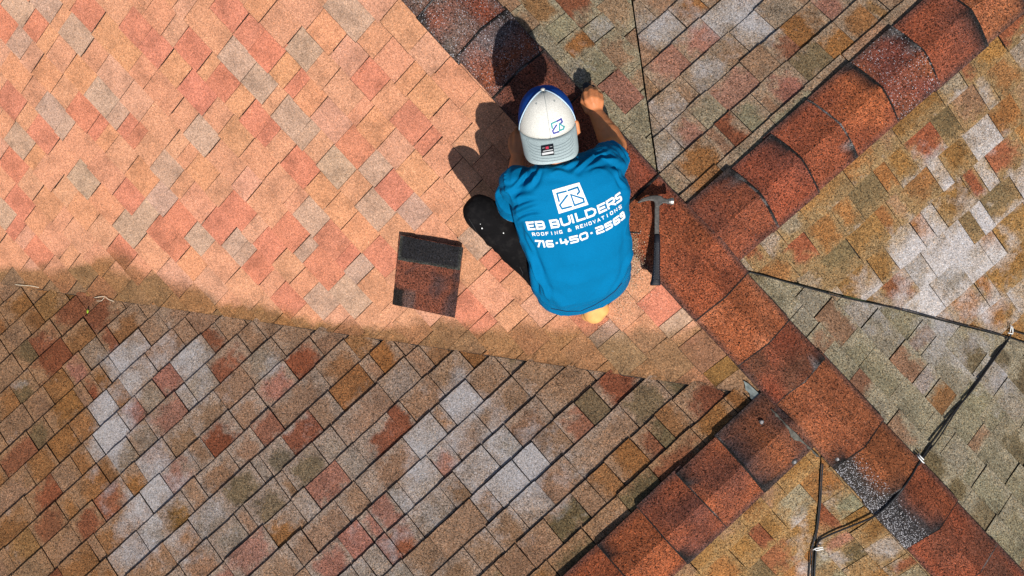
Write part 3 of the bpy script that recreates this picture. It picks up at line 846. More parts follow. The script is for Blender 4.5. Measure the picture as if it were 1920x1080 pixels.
hand(bm, wrL,
     [at_z(958, 274, -.035), at_z(967, 268, -.028), at_z(976, 268, -.028), at_z(984, 273, -.034)],
     [at_z(958, 260, -.050), at_z(967, 252, -.045), at_z(977, 252, -.045), at_z(986, 259, -.050)],
     [at_z(962, 250, -.075), at_z(969, 243, -.072), at_z(977, 243, -.072), at_z(985, 250, -.075)],
     [at_z(984, 288, -.04), at_z(994, 274, -.055), at_z(992, 260, -.072)])
# legs
for hp, kn, an in ((hipL, kneeL, ankL), (hipR, kneeR, ankR)):
    limb(bm, hp, .072, kn, .050); limb(bm, kn, .050, kn.lerp(an, .3), .050); limb(bm, kn.lerp(an, .3), .050, an, .036)
footL = on_roof(948, 392, .045); footR = on_roof(1113, 590, .05)
limb(bm, ankL - Z * .03, .036, footL, .028); limb(bm, ankR, .036, on_roof(1115, 575, .05), .028)
body = fuse(bm, 'person', .0045, 3)
def skin_detail(co, n):
    return .0007 * noise.noise(co * 60)
push(body, skin_detail)
person = link('person', body, M_SKIN)
tag(person, 'person in blue printed T-shirt, black trousers and backwards cap crouching on the salmon roof slope', 'person')

# trousers
bm = bmesh.new()
limb(bm, hipL, .088, kneeL, .067); limb(bm, kneeL, .066, ankL + Z * .02, .056)
limb(bm, hipL.lerp(kneeL, .35), .083, hipL.lerp(kneeL, .8), .071)
limb(bm, hipR, .088, kneeR, .066); limb(bm, kneeR, .062, ankR, .054)
blob(bm, pelv - Z * .01, Vector((.165, .04, 0)), Vector((-.03, .118, 0)), Z * .13)
pants = fuse(bm, 'trousers', .006, 8)
axL = (kneeL - hipL).normalized()
def pants_f(co, n):
    t = (co - hipL).dot(axL)
    f = .0035 * noise.noise(co * 9) + .0012 * noise.noise(co * 30)
    f += .0022 * math.sin(t * 95 + 2.2 * noise.noise(co * 12)) * (1 - sstep(.0, .10, t)) * .8
    f += .0030 * math.sin((t - .16) * 120 + 3 * noise.noise(co * 10)) * math.exp(-((t - .24) / .035) ** 2)
    rg_ = 1 - min(1, abs(noise.noise(Vector((co.x * 11, co.y * 11, co.z * 16)))) * 3)
    f += .0034 * rg_ * rg_
    return f
push(pants, pants_f)
bm = None
trousers = tag(link('trousers', pants, M_PANTS, person), 'dusty black trousers with white specks')
pb = bvh_of(pants)
for x, y, r in ((904, 428, 1.2), (944, 437, 1.0), (992, 536, 1.5), (901, 420, .6)):
    bm = bmesh.new(); decal_quad(bm, pb, [(x - r, y - r), (x + r * .8, y - r), (x + r, y + r), (x - r, y + r * .9)], .0012, 2)
    link('paint_speck', bm_mesh(bm, 'paint_speck'), M_WHITE, trousers)

bm = bmesh.new(); ribbon(bm, pb, [(880, 410), (893, 432), (914, 460), (940, 487), (964, 514), (988, 541)], .8, .0016)
M_BTH = plain('grey_black_thread', (.028, .027, .028), .9)
link('seam', bm_mesh(bm, 'seam'), M_BTH, trousers)
bm = bmesh.new(); ribbon(bm, pb, [(975, 500), (981, 512), (977, 522), (972, 528)], .8, .0018)
link('pocket_seam', bm_mesh(bm, 'pocket_seam'), M_BTH, trousers)

# boots
def boot(an, to, hl, up):
    d = (to - an); d.z *= .5; d = d.normalized()
    bm = bmesh.new()
    limb(bm, an + up * .03, .052, an - up * .02, .050)
    limb(bm, an - up * .028 - d * hl, .047, to, .044, flat=.8, fdir=up)
    m = fuse(bm, 'boot', .005, 5)
    b = link('boot', m, M_BOOT, person)
    bm = bmesh.new()
    limb(bm, an - up * .066 - d * hl, .046, to - up * .034, .043, flat=.3, fdir=up)
    link('sole', bm_mesh(bm, 'sole'), M_SOLE, b)
    return b
boot(ankL - Z * .03, on_roof(952, 400, .05), .025, Z)
bm = bmesh.new()                                    # kneeling foot: the tan heel shows under the hem
hb = on_roof(1114, 586, .10)
limb(bm, ankR + Z * .005, .05, hb, .046); limb(bm, hb, .046, on_roof(1116, 583, .035), .040)
limb(bm, on_roof(1104, 588, .085), .034, on_roof(1125, 579, .09), .038)
b2_ = fuse(bm, 'boot', .005, 4)
bt = tag(link('boot', b2_, M_BOOT, person), 'bright tan boot heel showing under the shirt hem')
bm = bmesh.new(); limb(bm, on_roof(1110, 596, .020), .032, on_roof(1117, 570, .012), .038, flat=.35, fdir=Z)
link('sole', bm_mesh(bm, 'sole'), M_SOLE, bt)

# shirt: lofted torso and two sleeves fused into one cloth surface
ST = [(1090, 524, -.15, 90, .180, .122, 19), (1091, 523, -.03, 86, .192, .131, 19), (1088, 507, .085, 66, .197, .132, 18), (1085, 480, .175, 52, .195, .124, 17.5),
      (1081, 447, .25, 45, .200, .120, 17), (1074, 410, .315, 42, .208, .118, 16), (1067, 372, .375, 39, .212, .112, 15), (1060, 344, .415, 35, .200, .098, 14.5),
      (1054, 324, .44, 32, .160, .080, 14), (1048, 311, .455, 30, .105, .064, 13), (1043, 302, .465, 28, .072, .054, 12)]
rings = []
for (x, y, z, e, w, d, lt) in ST:
    c = at_z(x, y, z); Lr = Vector((math.cos(R(lt)), math.sin(R(lt)), 0)); F = Vector((-Lr.y, Lr.x, 0))
    Nb = -F * math.sin(R(e)) + Z * math.cos(R(e))
    ring = []
    for i in range(40):
        a = 2 * math.pi * i / 40; ca, sa = math.cos(a), math.sin(a)
        pw = .82
        ring.append(c + Lr * w * math.copysign(abs(ca) ** pw, ca) + Nb * d * math.copysign(abs(sa) ** pw, sa))
    rings.append(ring)
bm = bmesh.new(); loft(bm, rings)
def sleeve(bm, pts):
    rr = []
    for i, (p, r) in enumerate(pts):
        d = pts[min(i + 1, len(pts) - 1)][0] - pts[max(i - 1, 0)][0]
        x, y = frame(d); rr.append([p + (x * math.cos(2 * math.pi * k / 20) + y * math.sin(2 * math.pi * k / 20)) * r for k in range(20)])
    loft(bm, rr)
slL = [(at_z(1010, 350, .38), .070), (shL, .078), (at_z(967, 366, .31), .075), (at_z(967, 382, .225), .071)]
slR = [(at_z(1090, 325, .37), .070), (at_z(1131, 315, .372), .076), (at_z(1140, 305, .325), .073), (at_z(1144, 298, .275), .070)]
blob(bm, shL, Vector((.07, 0, 0)), Vector((0, .07, 0)), Z * .066)
blob(bm, shR, Vector((.076, 0, 0)), Vector((0, .07, 0)), Z * .068)
sleeve(bm, slL); sleeve(bm, slR)
shirt_me = fuse(bm, 'shirt', .0045, 9)
def gauss(d, s): return math.exp(-(d / s) ** 2)
def fold(co, a, b, w, amp, k=0.0):
    """one cloth fold along the pixel segment a-b"""
    x, y = to_px(co); ax, ay = a; bx, by = b
    L2 = (bx - ax) ** 2 + (by - ay) ** 2; t = ((x - ax) * (bx - ax) + (y - ay) * (by - ay)) / L2
    if t < -.4 or t > 1.4: return 0
    sd = ((x - ax) * (by - ay) - (y - ay) * (bx - ax)) / math.sqrt(L2) + k * 40 * (t - .5) ** 2
    if abs(sd) > 4 * w: return 0
    en = sstep(-.25, .15, t) * (1 - sstep(.7, 1.25, t))
    return amp * en * (gauss(sd, w) - .55 * gauss(sd - w * 1.7, w) - .45 * gauss(sd + w * 1.7, w))
FOLDS = [((1003, 500), (1016, 548), 3, .005, 0), ((1010, 515), (1030, 560), 3, .0045, .1), ((985, 440), (1002, 478), 3, .0045, 0), ((975, 408), (1012, 400), 3, .005, .3), ((966, 390), (1002, 376), 3, .0045, .2), ((1085, 312), (1135, 283), 3, .005, .2), ((1100, 310), (1150, 296), 3.5, .0045, .3), ((985, 326), (962, 352), 3, .005, .1), ((1012, 320), (1000, 345), 3, .0045, .1), ((1150, 318), (1172, 352), 3, .0045, .1), ((1183, 470), (1168, 512), 3, .0045, 0), ((1176, 505), (1150, 548), 3.5, .0035, .1), ((1040, 318), (1062, 322), 3, .004, .3),
         ((1075, 318), (1118, 292), 5, .007, .3), ((1062, 312), (1088, 300), 4, .005, 0), ((1000, 318), (975, 335), 5, .007, 0), ((1008, 330), (988, 352), 5, .006, .2),
         ((1030, 322), (1085, 330), 7, .005, .3), ((962, 372), (1000, 365), 6, .005, .3), ((968, 398), (1005, 385), 6, .006, .2), ((985, 425), (1003, 455), 5, .006, 0),
         ((990, 470), (1012, 520), 5, .007, .1), ((1000, 490), (1026, 550), 5, .006, 0), ((994, 505), (1004, 548), 4, .006, 0), ((1170, 330), (1178, 380), 6, .005, 0), ((1182, 440), (1176, 500), 6, .005, 0),
         ((1120, 300), (1160, 300), 6, .005, .3), ((1015, 545), (1060, 572), 7, .004, .2), ((1178, 300), (1150, 330), 7, .004, 0), ((1160, 520), (1120, 560), 8, .003, .2), ((1040, 520), (1100, 535), 12, .0025, .3), ((1090, 480), (1160, 470), 14, .0025, .3), ((940, 360), (965, 352), 5, .004, 0)]
def shirt_f(co, n):
    if n.z < -.3: return 0
    f = .0030 * noise.noise(co * 7.0) + .0014 * noise.noise(co * 19 + Vector((3, 1, 2)))
    rg_ = 1 - min(1, abs(noise.noise(co * 13 + Vector((9, 2, 5)))) * 3.2)
    X_, Y_ = to_px(co); rim = max(sstep(70, 118, abs(X_ - 1078 + (Y_ - 430) * -.12)), 1 - sstep(300, 350, Y_), sstep(520, 580, Y_) * .7)
    f += .0042 * rg_ * rg_ * (.15 + .85 * rim)
    for a, b, w, amp, k in FOLDS: f += fold(co, a, b, w, amp * 1.35, k)
    return f
push(shirt_me, shirt_f)
shirt = link('shirt', shirt_me, M_SHIRT, person)
sb = bvh_of(shirt_me)
# collar ribbing, sleeve hem band, bottom hem seam
bm = bmesh.new()
ribbon(bm, sb, [(1003, 307), (1018, 314), (1036, 316), (1054, 312), (1068, 303), (1076, 294)], 3.2, .0022)
link('collar', bm_mesh(bm, 'collar'), M_SHIRT, shirt)
e0, e1 = slL[-2][0], slL[-1][0]
x_, y_ = frame(e1 - e0); dd_ = (e1 - e0).normalized()
bm = bmesh.new()
rr = [[e1 + dd_ * o + (x_ * math.cos(2 * math.pi * k / 28) + y_ * math.sin(2 * math.pi * k / 28)) * r for k in range(28)] for o, r in ((-.006, .0675), (-.006, .0705), (.006, .0712), (.006, .0655))]
loft(bm, rr, cap=False)
link('sleeve_cuff', bm_mesh(bm, 'sleeve_cuff'), M_PIPE, shirt)
bm = bmesh.new()
ribbon(bm, sb, [(1034, 578), (1062, 583.5), (1088, 583), (1112, 573), (1134, 560), (1152, 546), (1166, 530)], .7, .0016)
M_SEAM = plain('navy_thread', (0.004, 0.02, 0.08), .9)
link('hem_seam', bm_mesh(bm, 'hem_seam'), M_SEAM, shirt)

# print on the back
GL = {
 'E': [[(1, 1), (0, 1), (0, 0), (1, 0)], [(.1, .5), (.85, .5)]],
 'B': [[(0, 0), (0, 1), (.85, 1), (1, .85), (1, .62), (.9, .5), (1, .38), (1, .15), (.85, 0), (0, 0)], [(.1, .5), (.8, .5)]],
 'U': [[(0, 1), (0, .2), (.2, 0), (.8, 0), (1, .2), (1, 1)]], 'I': [[(.5, 1), (.5, 0)]], 'L': [[(0, 1), (0, 0), (1, 0)]],
 'D': [[(0, 0), (0, 1), (.7, 1), (1, .7), (1, .3), (.7, 0), (0, 0)]],
 'R': [[(0, 0), (0, 1), (.85, 1), (1, .87), (1, .55), (.85, .42), (.1, .42)], [(.5, .38), (1, 0)]],
 'S': [[(1, 1), (.14, 1), (0, .88), (0, .62), (.14, .5), (.86, .5), (1, .38), (1, .12), (.86, 0), (0, 0)]],
 'O': [[(.15, 0), (0, .2), (0, .8), (.15, 1), (.85, 1), (1, .8), (1, .2), (.85, 0), (.15, 0)]],
 'F': [[(0, 0), (0, 1), (1, 1)], [(.1, .5), (.8, .5)]], 'N': [[(0, 0), (0, 1), (1, 0), (1, 1)]],
 'G': [[(1, 1), (.12, 1), (0, .88), (0, .12), (.12, 0), (1, 0), (1, .45), (.55, .45)]],
 '&': [[(1, 0), (.15, .78), (.3, 1), (.6, 1), (.72, .8), (.0, .3), (.12, 0), (.6, 0), (1, .45)]],
 'V': [[(0, 1), (.5, 0), (1, 1)]], 'A': [[(0, 0), (.5, 1), (1, 0)], [(.25, .3), (.75, .3)]], 'T': [[(0, 1), (1, 1)], [(.5, .9), (.5, 0)]],
 '7': [[(0, 1), (1, 1), (.35, 0)]], '1': [[(.0, 1), (.6, 1), (.6, 0)]],
 '6': [[(1, 1), (.12, 1), (0, .9), (0, .1), (.12, 0), (.88, 0), (1, .1), (1, .4), (.88, .5), (.1, .5)]],
 '4': [[(0, 1), (0, .35), (1, .35)], [(.75, .75), (.75, 0)]],
 '5': [[(1, 1), (0, 1), (0, .54), (.88, .54), (1, .44), (1, .1), (.88, 0), (0, 0)]],
 '2': [[(0, 1), (.88, 1), (1, .9), (1, .62), (.88, .52), (.12, .52), (0, .42), (0, 0), (1, 0)]],
 '9': [[(0, 0), (.88, 0), (1, .1), (1, .9), (.88, 1), (.12, 1), (0, .9), (0, .6), (.12, .5), (.9, .5)]],
 '.': [[(.3, .5), (.7, .5)]],
}
GL['0'] = GL['O']
def zx(p): return (970 + p[0] / 7.2, 330 + p[1] / 7.2)
def text_line(bm, bvh, items, base, up, w, off):
    """items: (char, x0, x1) along the baseline, in the close-up's pixels"""
    def by(x):
        for (a, ya), (b, yb) in zip(base, base[1:]):
            if x <= b or b == base[-1][0]: return ya + (yb - ya) * (x - a) / (b - a)
    for ch, x0, x1 in items:
        for k, st in enumerate(GL[ch]):
            pts = []
            ins = w / 2
            for u, v in st:
                x = x0 + ins + (x1 - x0 - 2 * ins) * u
                h = (ins / abs(up[1])) + (1 - 2 * ins / abs(up[1])) * v
                pts.append(zx((x + up[0] * h, by(x) + up[1] * h)))
            ribbon(bm, bvh, pts, w / 7.2, off + .00012 * k, step=2)
bm = bmesh.new()
text_line(bm, sb, [('E', 145, 252), ('B', 265, 388), ('B', 458, 582), ('U', 600, 735), ('I', 742, 778), ('L', 802, 925), ('D', 935, 1078), ('E', 1100, 1212), ('R', 1220, 1335), ('S', 1338, 1418)],
          [(130, 732), (390, 715), (580, 692), (740, 640), (925, 580), (1075, 525), (1210, 462), (1330, 385), (1425, 318)], (-34, -116), 27, .0016)
link('lettering', bm_mesh(bm, 'lettering'), M_PRINT, shirt)
bm = bmesh.new()
its = [(c, 205 + i * 61 + (8 if c == 'I' else 0), 205 + i * 61 + (42 if c != 'I' else 34)) for i, c in enumerate('ROOFING')] + [('&', 683, 733)] + [(c, 795 + i * 57.5 + (8 if c == 'I' else 0), 795 + i * 57.5 + (40 if c != 'I' else 32)) for i, c in enumerate('RENOVATIONS')]
text_line(bm, sb, its, [(200, 808), (400, 798), (520, 788), (620, 770), (730, 742), (840, 705), (960, 668), (1070, 628), (1200, 565), (1330, 485), (1430, 412)], (-13, -46), 9.5, .0016)
link('lettering', bm_mesh(bm, 'lettering'), M_PRINT, shirt)
bm = bmesh.new()
text_line(bm, sb, [('7', 258, 342), ('1', 348, 388), ('6', 400, 500), ('.', 528, 562), ('4', 592, 700), ('5', 718, 836), ('0', 850, 966), ('.', 995, 1030), ('2', 1070, 1178), ('5', 1192, 1292), ('6', 1304, 1392), ('9', 1396, 1458)],
          [(250, 955), (385, 962), (500, 958), (700, 918), (830, 888), (965, 835), (1070, 790), (1180, 750), (1290, 690), (1390, 618), (1460, 555)], (-25, -96), 24, .0016)
link('lettering', bm_mesh(bm, 'lettering'), M_PRINT, shirt)
bm = bmesh.new(); decal_quad(bm, sb, [zx(p) for p in ((470, 190), (835, 85), (958, 385), (560, 508))], .0016, 12)
emb = link('emblem', bm_mesh(bm, 'emblem'), M_PRINT, shirt)
bm = bmesh.new()
LOGO = [[(655, 205), (535, 235), (562, 335)], [(672, 262), (572, 390), (604, 440), (725, 410)], [(688, 194), (812, 152), (838, 212), (812, 242)], [(722, 252), (888, 302), (900, 348), (772, 394)]]
for k, s in enumerate(LOGO): ribbon(bm, sb, [zx(p) for p in s], 3.2, .0022 + .0001 * k, closed=(k == 3))
link('emblem', bm_mesh(bm, 'emblem'), M_SHIRT, shirt)

# hair and eyes
bm = bmesh.new(); blob(bm, HO + HU * .004 + HB * .004, HL * .079, HB * .094, HU * .098)
link('hair', bm_mesh(bm, 'hair'), M_HAIR, person)
for s in (-1, 1):
    bm = bmesh.new(); blob(bm, HO - HU * .03 - HB * .083 + HL * .031 * s, HL * .012, HB * .012, HU * .008, 10, 8)
    link('eye', bm_mesh(bm, 'eye'), M_WHITE, person)

# cap worn backwards
ca, cb, ch = .0985, .111, .128
def crown(az, ph, grow=0.0):
    c = math.cos(ph) ** .72; s = math.sin(ph) ** .95
    return HO + HU * (-.004) + (HL * (ca + grow) * math.sin(az) + HB * (cb + grow) * math.cos(az)) * c + HU * (ch + grow) * s
def edge_az(a, ph):                                 # panel seams swing towards the button
    s = R(30) * math.sin(ph)
    return a + s if a < 0 else (a - s if a < math.pi else a + s)
def crown_patch(a0, a1, n, name, mat, parent, grow=0.0):
    bm = bmesh.new(); g = {}
    for i in range(n + 1):
        for j in range(15):
            ph = math.pi / 2 * .985 * j / 14; b0, b1_ = edge_az(a0, ph), edge_az(a1, ph); az = b0 + (b1_ - b0) * i / n
            g[i, j] = bm.verts.new(crown(az, ph, grow + .0012 * noise.noise((az * 2.2, ph * 3, 1.0))))
    for i in range(n):
        for j in range(14): bm.faces.new((g[i, j], g[i + 1, j], g[i + 1, j + 1], g[i, j + 1]))
    me = bm_mesh(bm, name)
    o = link(name, me, mat, parent)
    sm = o.modifiers.new('thickness', 'SOLIDIFY'); sm.thickness = .002; sm.offset = -1
    return o, me
cap = link('cap', None, None, person); cap.empty_display_size = .05
tag(cap, 'white and royal blue cap worn backwards with grey visor')
AZ = R(80)
fp, fme = crown_patch(-AZ, AZ, 28, 'front_panel', M_CAPW, cap, .0012)
mp, mme = crown_patch(AZ, 2 * math.pi - AZ + 1e-6, 34, 'mesh_panel', M_CAPB, cap, 0)
bm = bmesh.new()
for a in (-AZ, AZ): tube(bm, [crown(edge_az(a, math.pi / 2 * .985 * j / 20), math.pi / 2 * .985 * j / 20, .0012) for j in range(21)], .0024, 6)
link('piping', bm_mesh(bm, 'piping'), M_PIPE, cap)
bm = bmesh.new(); tube(bm, [crown(0, math.pi / 2 * .985 * j / 20, .0012) for j in range(21)], .0007, 5)
M_STITCH = plain('grey_thread', (0.17, 0.22, 0.23), .9)
link('seam', bm_mesh(bm, 'seam'), M_STITCH, cap)
bm = bmesh.new(); blob(bm, crown(0, math.pi / 2) + HU * .001, HL * .0085, HB * .0085, HU * .006, 12, 8)
link('button', bm_mesh(bm, 'button'), M_CAPW, cap)
for az in (-.52, .52):
    bm = bmesh.new(); p = crown(az, 1.03, .002); q = crown(az, 1.03, .01); x, y = frame(q - p)
    ring = [[p + (x * math.cos(2 * math.pi * k / 12) + y * math.sin(2 * math.pi * k / 12)) * r for k in range(12)] for r in (.0018, .0034)]
    loft(bm, ring, cap=False)
    link('eyelet', bm_mesh(bm, 'eyelet'), M_STITCH, cap)
# visor
vd = (HB * .78 - HU * .62).normalized(); vn = (HB * .62 + HU * .78).normalized()
def visor_pt(s, r, lift=0.0):
    az = s * R(78)
    inner = HO + HL * (ca + .001) * math.sin(az) + HB * (cb + .001) * math.cos(az) - HU * .004
    x = (ca - .002) * (abs(s) ** .9) * math.copysign(1, s)
    dep = .056 + cb * (1 - math.cos(az)) * .30 + .036 * (1 - abs(s) ** 4.5)
    outer = HO + HL * (ca * math.sin(az) * .97) + HB * cb * math.cos(az) - HU * .004 + vd * dep
    p = inner.lerp(outer, r)
    return p - vn * (.016 * s * s) * r + vn * (.004 * math.sin(math.pi * r) + lift)
bm = bmesh.new(); g = {}
for i in range(33):
    for j in range(9):
        g[i, j] = bm.verts.new(visor_pt(-1 + 2 * i / 32, j / 8))
for i in range(32):
    for j in range(8): bm.faces.new((g[i, j], g[i, j + 1], g[i + 1, j + 1], g[i + 1, j]))
vme = bm_mesh(bm, 'visor'); visor = link('visor', vme, M_CAPG, cap)
sm = visor.modifiers.new('thickness', 'SOLIDIFY'); sm.thickness = .0035; sm.offset = 0
bm = bmesh.new()
for r in (.36, .47, .58, .69, .80, .91):
    prev = None
    for i in range(49):
        th = math.pi * (.5 - i / 48)
        s = -math.sin(th) * (.44 + .52 * r); c_ = max(0.02, math.cos(th)) ** .38
        a, b = visor_pt(s, r * c_ - .007, .0026), visor_pt(s * 1.012, r * c_ + .007, .0026)
        cur = (bm.verts.new(a), bm.verts.new(b))
        if prev: bm.faces.new((prev[0], prev[1], cur[1], cur[0]))
        prev = cur
link('stitching', bm_mesh(bm, 'stitching'), M_STITCH, cap)
fb = bvh_of(fme); vb = bvh_of(vme)
def z6(p): return (950 + p[0] / 6.0, 150 + p[1] / 6.0)
bm = bmesh.new(); decal_quad(bm, fb, [z6(p) for p in ((470, 462), (618, 402), (655, 560), (510, 622))], .0016, 8)
link('emblem', bm_mesh(bm, 'emblem'), plain('white_twill', (.80, .80, .80), .8, var=.03), cap)
m_teal = plain('teal_thread', (.05, .30, .30), .8); m_indigo = plain('indigo_thread', (.05, .06, .28), .8)
for k, (st, mt) in enumerate([([(550, 468), (502, 490), (512, 540)], m_teal), ([(556, 508), (516, 572), (528, 598), (580, 580)], m_indigo), ([(566, 462), (608, 438), (620, 470), (606, 484)], m_indigo), ([(590, 492), (640, 524), (634, 550), (592, 568)], m_teal)]):
    bm = bmesh.new(); ribbon(bm, fb, [z6(p) for p in st], 2.9, .0026 + .0001 * k, closed=(k == 3), step=1)
    link('emblem', bm_mesh(bm, 'emblem'), mt, cap)
bm = bmesh.new(); decal_quad(bm, vb, [z6(p) for p in ((388, 745), (525, 722), (536, 845), (394, 860))], .0036, 6)
link('sticker', bm_mesh(bm, 'sticker'), plain('black_sticker', (.012, .012, .016), .4), cap)
for q, mt in (([(402, 826), (524, 806), (527, 828), (405, 850)], M_WHITE), ([(412, 802), (520, 784), (521, 792), (413, 810)], M_WHITE), ([(440, 758), (472, 752), (475, 780), (442, 785)], plain('red_print', (.6, .05, .09), .5)), ([(404, 770), (430, 766), (430, 770), (404, 774)], M_WHITE), ([(486, 757), (514, 752), (514, 756), (486, 761)], M_WHITE)):
    bm = bmesh.new(); decal_quad(bm, vb, [z6(p) for p in q], .0042, 3)
    link('sticker', bm_mesh(bm, 'sticker'), mt, cap)
# ------------------------------------------------------------------ tool under the right hand
bm = bmesh.new()
limb(bm, at_z(1099, 159, .010), .016, at_z(1102, 169, .012), .017, flat=.6, fdir=Z)
limb(bm, at_z(1112, 163, .010), .012, at_z(1106, 172, .012), .015, flat=.6, fdir=Z)
tag(link('hand_tool', fuse(bm, 'hand_tool', .003, 3), plain('dark_grey_rubber', (.035, .033, .036), .75, var=.3, scale=80, bump=.4)), 'small dark grey rounded tool gripped under the right fingers on the ridge edge', 'tool')

# ------------------------------------------------------------------ hammer lying across the ridge
HZ = .062
def hz(p): return (1170 + p[0] / 5.14, 340 + p[1] / 5.14)
hammer = link('hammer', None); hammer.location = at_z(1228, 372, HZ); hammer.empty_display_size = .05
bpy.context.view_layer.update()
tag(hammer, 'steel claw hammer with dark blue rubber grip lying on the ridge beside the shirt', 'hammer')
def slab(poly, z0, z1, bev, name, mat, parent, tiltf=None):
    bm = bmesh.new(); lo, hi = [], []
    for p in poly:
        q = hz(p); dz = tiltf(p) if tiltf else 0
        lo.append(bm.verts.new(at_z(q[0], q[1], z0 + dz))); hi.append(bm.verts.new(at_z(q[0], q[1], z1 + dz)))
    n = len(poly); bm.faces.new(lo); bm.faces.new(list(reversed(hi)))
    for i in range(n): bm.faces.new((lo[i], hi[i], hi[(i + 1) % n], lo[(i + 1) % n]))
    bmesh.ops.recalc_face_normals(bm, faces=bm.faces)
    me = bm_mesh(bm, name, smooth=False); o = link(name, me, mat, parent)
    b = o.modifiers.new('b', 'BEVEL'); b.width = bev; b.segments = 3; b.limit_method = 'ANGLE'; b.angle_limit = R(35)
    return o
head = slab([(120, 207), (150, 180), (185, 158), (240, 141), (300, 133), (350, 136), (378, 155), (400, 166), (436, 165), (436, 222), (400, 212), (372, 214), (350, 232), (338, 248), (296, 248), (294, 205), (280, 188), (235, 186), (185, 196), (145, 210)], HZ - .011, HZ + .011, .004, 'head', M_STEEL, hammer)
bm = bmesh.new(); tube(bm, [at_z(*hz((430, 193)), HZ), at_z(*hz((444, 193)), HZ), at_z(*hz((446, 193)), HZ), at_z(*hz((474, 193)), HZ), at_z(*hz((478, 193)), HZ)], [.0115, .0125, .0148, .0148, .0132], 20)
link('face', bm_mesh(bm, 'face', smooth=False), M_BRIGHT, hammer)
bm = bmesh.new()                                   # claw split seen from above as a groove
tilt = lambda p: -.014 * (p[1] - 190) / 800.0
slab([(294, 215), (340, 215), (342, 300), (340, 520), (292, 520), (294, 300)], HZ - .0075, HZ + .0075, .003, 'shank', M_STEEL, hammer, tilt)
bm.free()
M_GRIP = plain('navy_rubber', (0.004, 0.005, 0.010), .6, scale=150, var=.25, bump=.3)
bm = bmesh.new(); rings = []
for (x0, x1, y, th) in ((292, 342, 512, .012), (288, 346, 520, .0155), (286, 348, 600, .0165), (285, 347, 700, .0165), (280, 346, 800, .017), (272, 346, 880, .018), (262, 348, 950, .0195), (252, 351, 985, .020), (252, 351, 1000, .019), (262, 344, 1004, .014)):
    c0, c1 = at_z(*hz((x0, y)), HZ + tilt((0, y))), at_z(*hz((x1, y)), HZ + tilt((0, y)))
    c = (c0 + c1) / 2; hx = (c1 - c0) / 2
    rings.append([c + hx * math.copysign(abs(math.cos(a)) ** .6, math.cos(a)) + Z * th * math.copysign(abs(math.sin(a)) ** .6, math.sin(a)) for a in [2 * math.pi * k / 24 for k in range(24)]])
loft(bm, rings); gme = bm_mesh(bm, 'grip'); grip = link('grip', gme, M_GRIP, hammer)
gb = bvh_of(gme)
bm = bmesh.new(); rg = random.Random(4)
for r_ in range(22):
    y = 600 + r_ * 16
    for c_ in range(2):
        x = (293 if c_ == 0 else 334) + rg.uniform(-4, 4) - (r_ - 10) * (.6 if c_ == 0 else -.1)
        q = drape(gb, *hz((x, y)), .0)
        if q: blob(bm, q, Vector((.0014, 0, 0)), Vector((0, .0012, 0)), Z * .0012, 6, 5)
link('grip_stud', bm_mesh(bm, 'grip_stud'), plain('grey_stud', (.12, .13, .15), .6), grip)
bm = bmesh.new(); q = drape(gb, *hz((314, 952)), .0002); blob(bm, q, Vector((.0035, 0, 0)), Vector((0, .0035, 0)), Z * .0008, 12, 6)
link('hang_hole', bm_mesh(bm, 'hang_hole'), M_BLACK, grip)

# ------------------------------------------------------------------ loose cap shingle on the salmon slope
cor = [(749, 440), (869, 464), (853, 596), (736, 571)]
def loose_pt(u, v):
    c = [Vector(q) for q in cor]
    p = c[0].lerp(c[1], u).lerp(c[3].lerp(c[2], u), v)
    lift = .026 * (1 - v) ** 3 * (.7 + .3 * u) + .010 * u * u * (1 - v) + .013 * math.exp(-((u - .5) / .4) ** 2) * (1 - v) ** 2
    return on_roof(p.x + 1.2 * noise.noise((u * 9, v * 9, 4)), p.y + 1.2 * noise.noise((u * 9, v * 9, 8)), .024 + lift)
pt = Patch(); NU, NV = 16, 18
g = [[loose_pt(i / NU, j / NV) for j in range(NV + 1)] for i in range(NU + 1)]
zmap = {}
for col_ in g:
    for p in col_: zmap[(round(p.x, 4), round(p.y, 4))] = p.z
uvm = {(round(g[i][j].x, 4), round(g[i][j].y, 4)): (i / NU, j / NV) for i in range(NU + 1) for j in range(NV + 1)}
def lcol(p):
    u, v = uvm[(round(p.x, 4), round(p.y, 4))]
    n = noise.noise((u * 5, v * 5, 2.2)) + .5 * noise.noise((u * 11, v * 11, 5))
    c = mixc((0.150, 0.048, 0.028), (0.065, 0.034, 0.030), sstep(-.1, .6, n + .8 * (u - .62)))
    if u < .17 and v > .70 + .6 * u: c = (0.014, 0.011, 0.01)
    elif u < .36 and v > .74: c = mixc(c, (0.07, 0.062, 0.058), .6)
    return c, (0.0, .0, 1.0)
polys = [[Vector(g[i][j][:2]), Vector(g[i + 1][j][:2]), Vector(g[i + 1][j + 1][:2]), Vector(g[i][j + 1][:2])] for i in range(NU) for j in range(NV)]
pt.add(polys, lambda p: zmap[(round(p.x, 4), round(p.y, 4))], .005, lcol)
loose = link('loose_shingle', pt.mesh('loose_shingle'), MAT_SH)
tag(loose, 'loose rust shingle piece with black tar strip lying left of the black trousers', 'shingle')
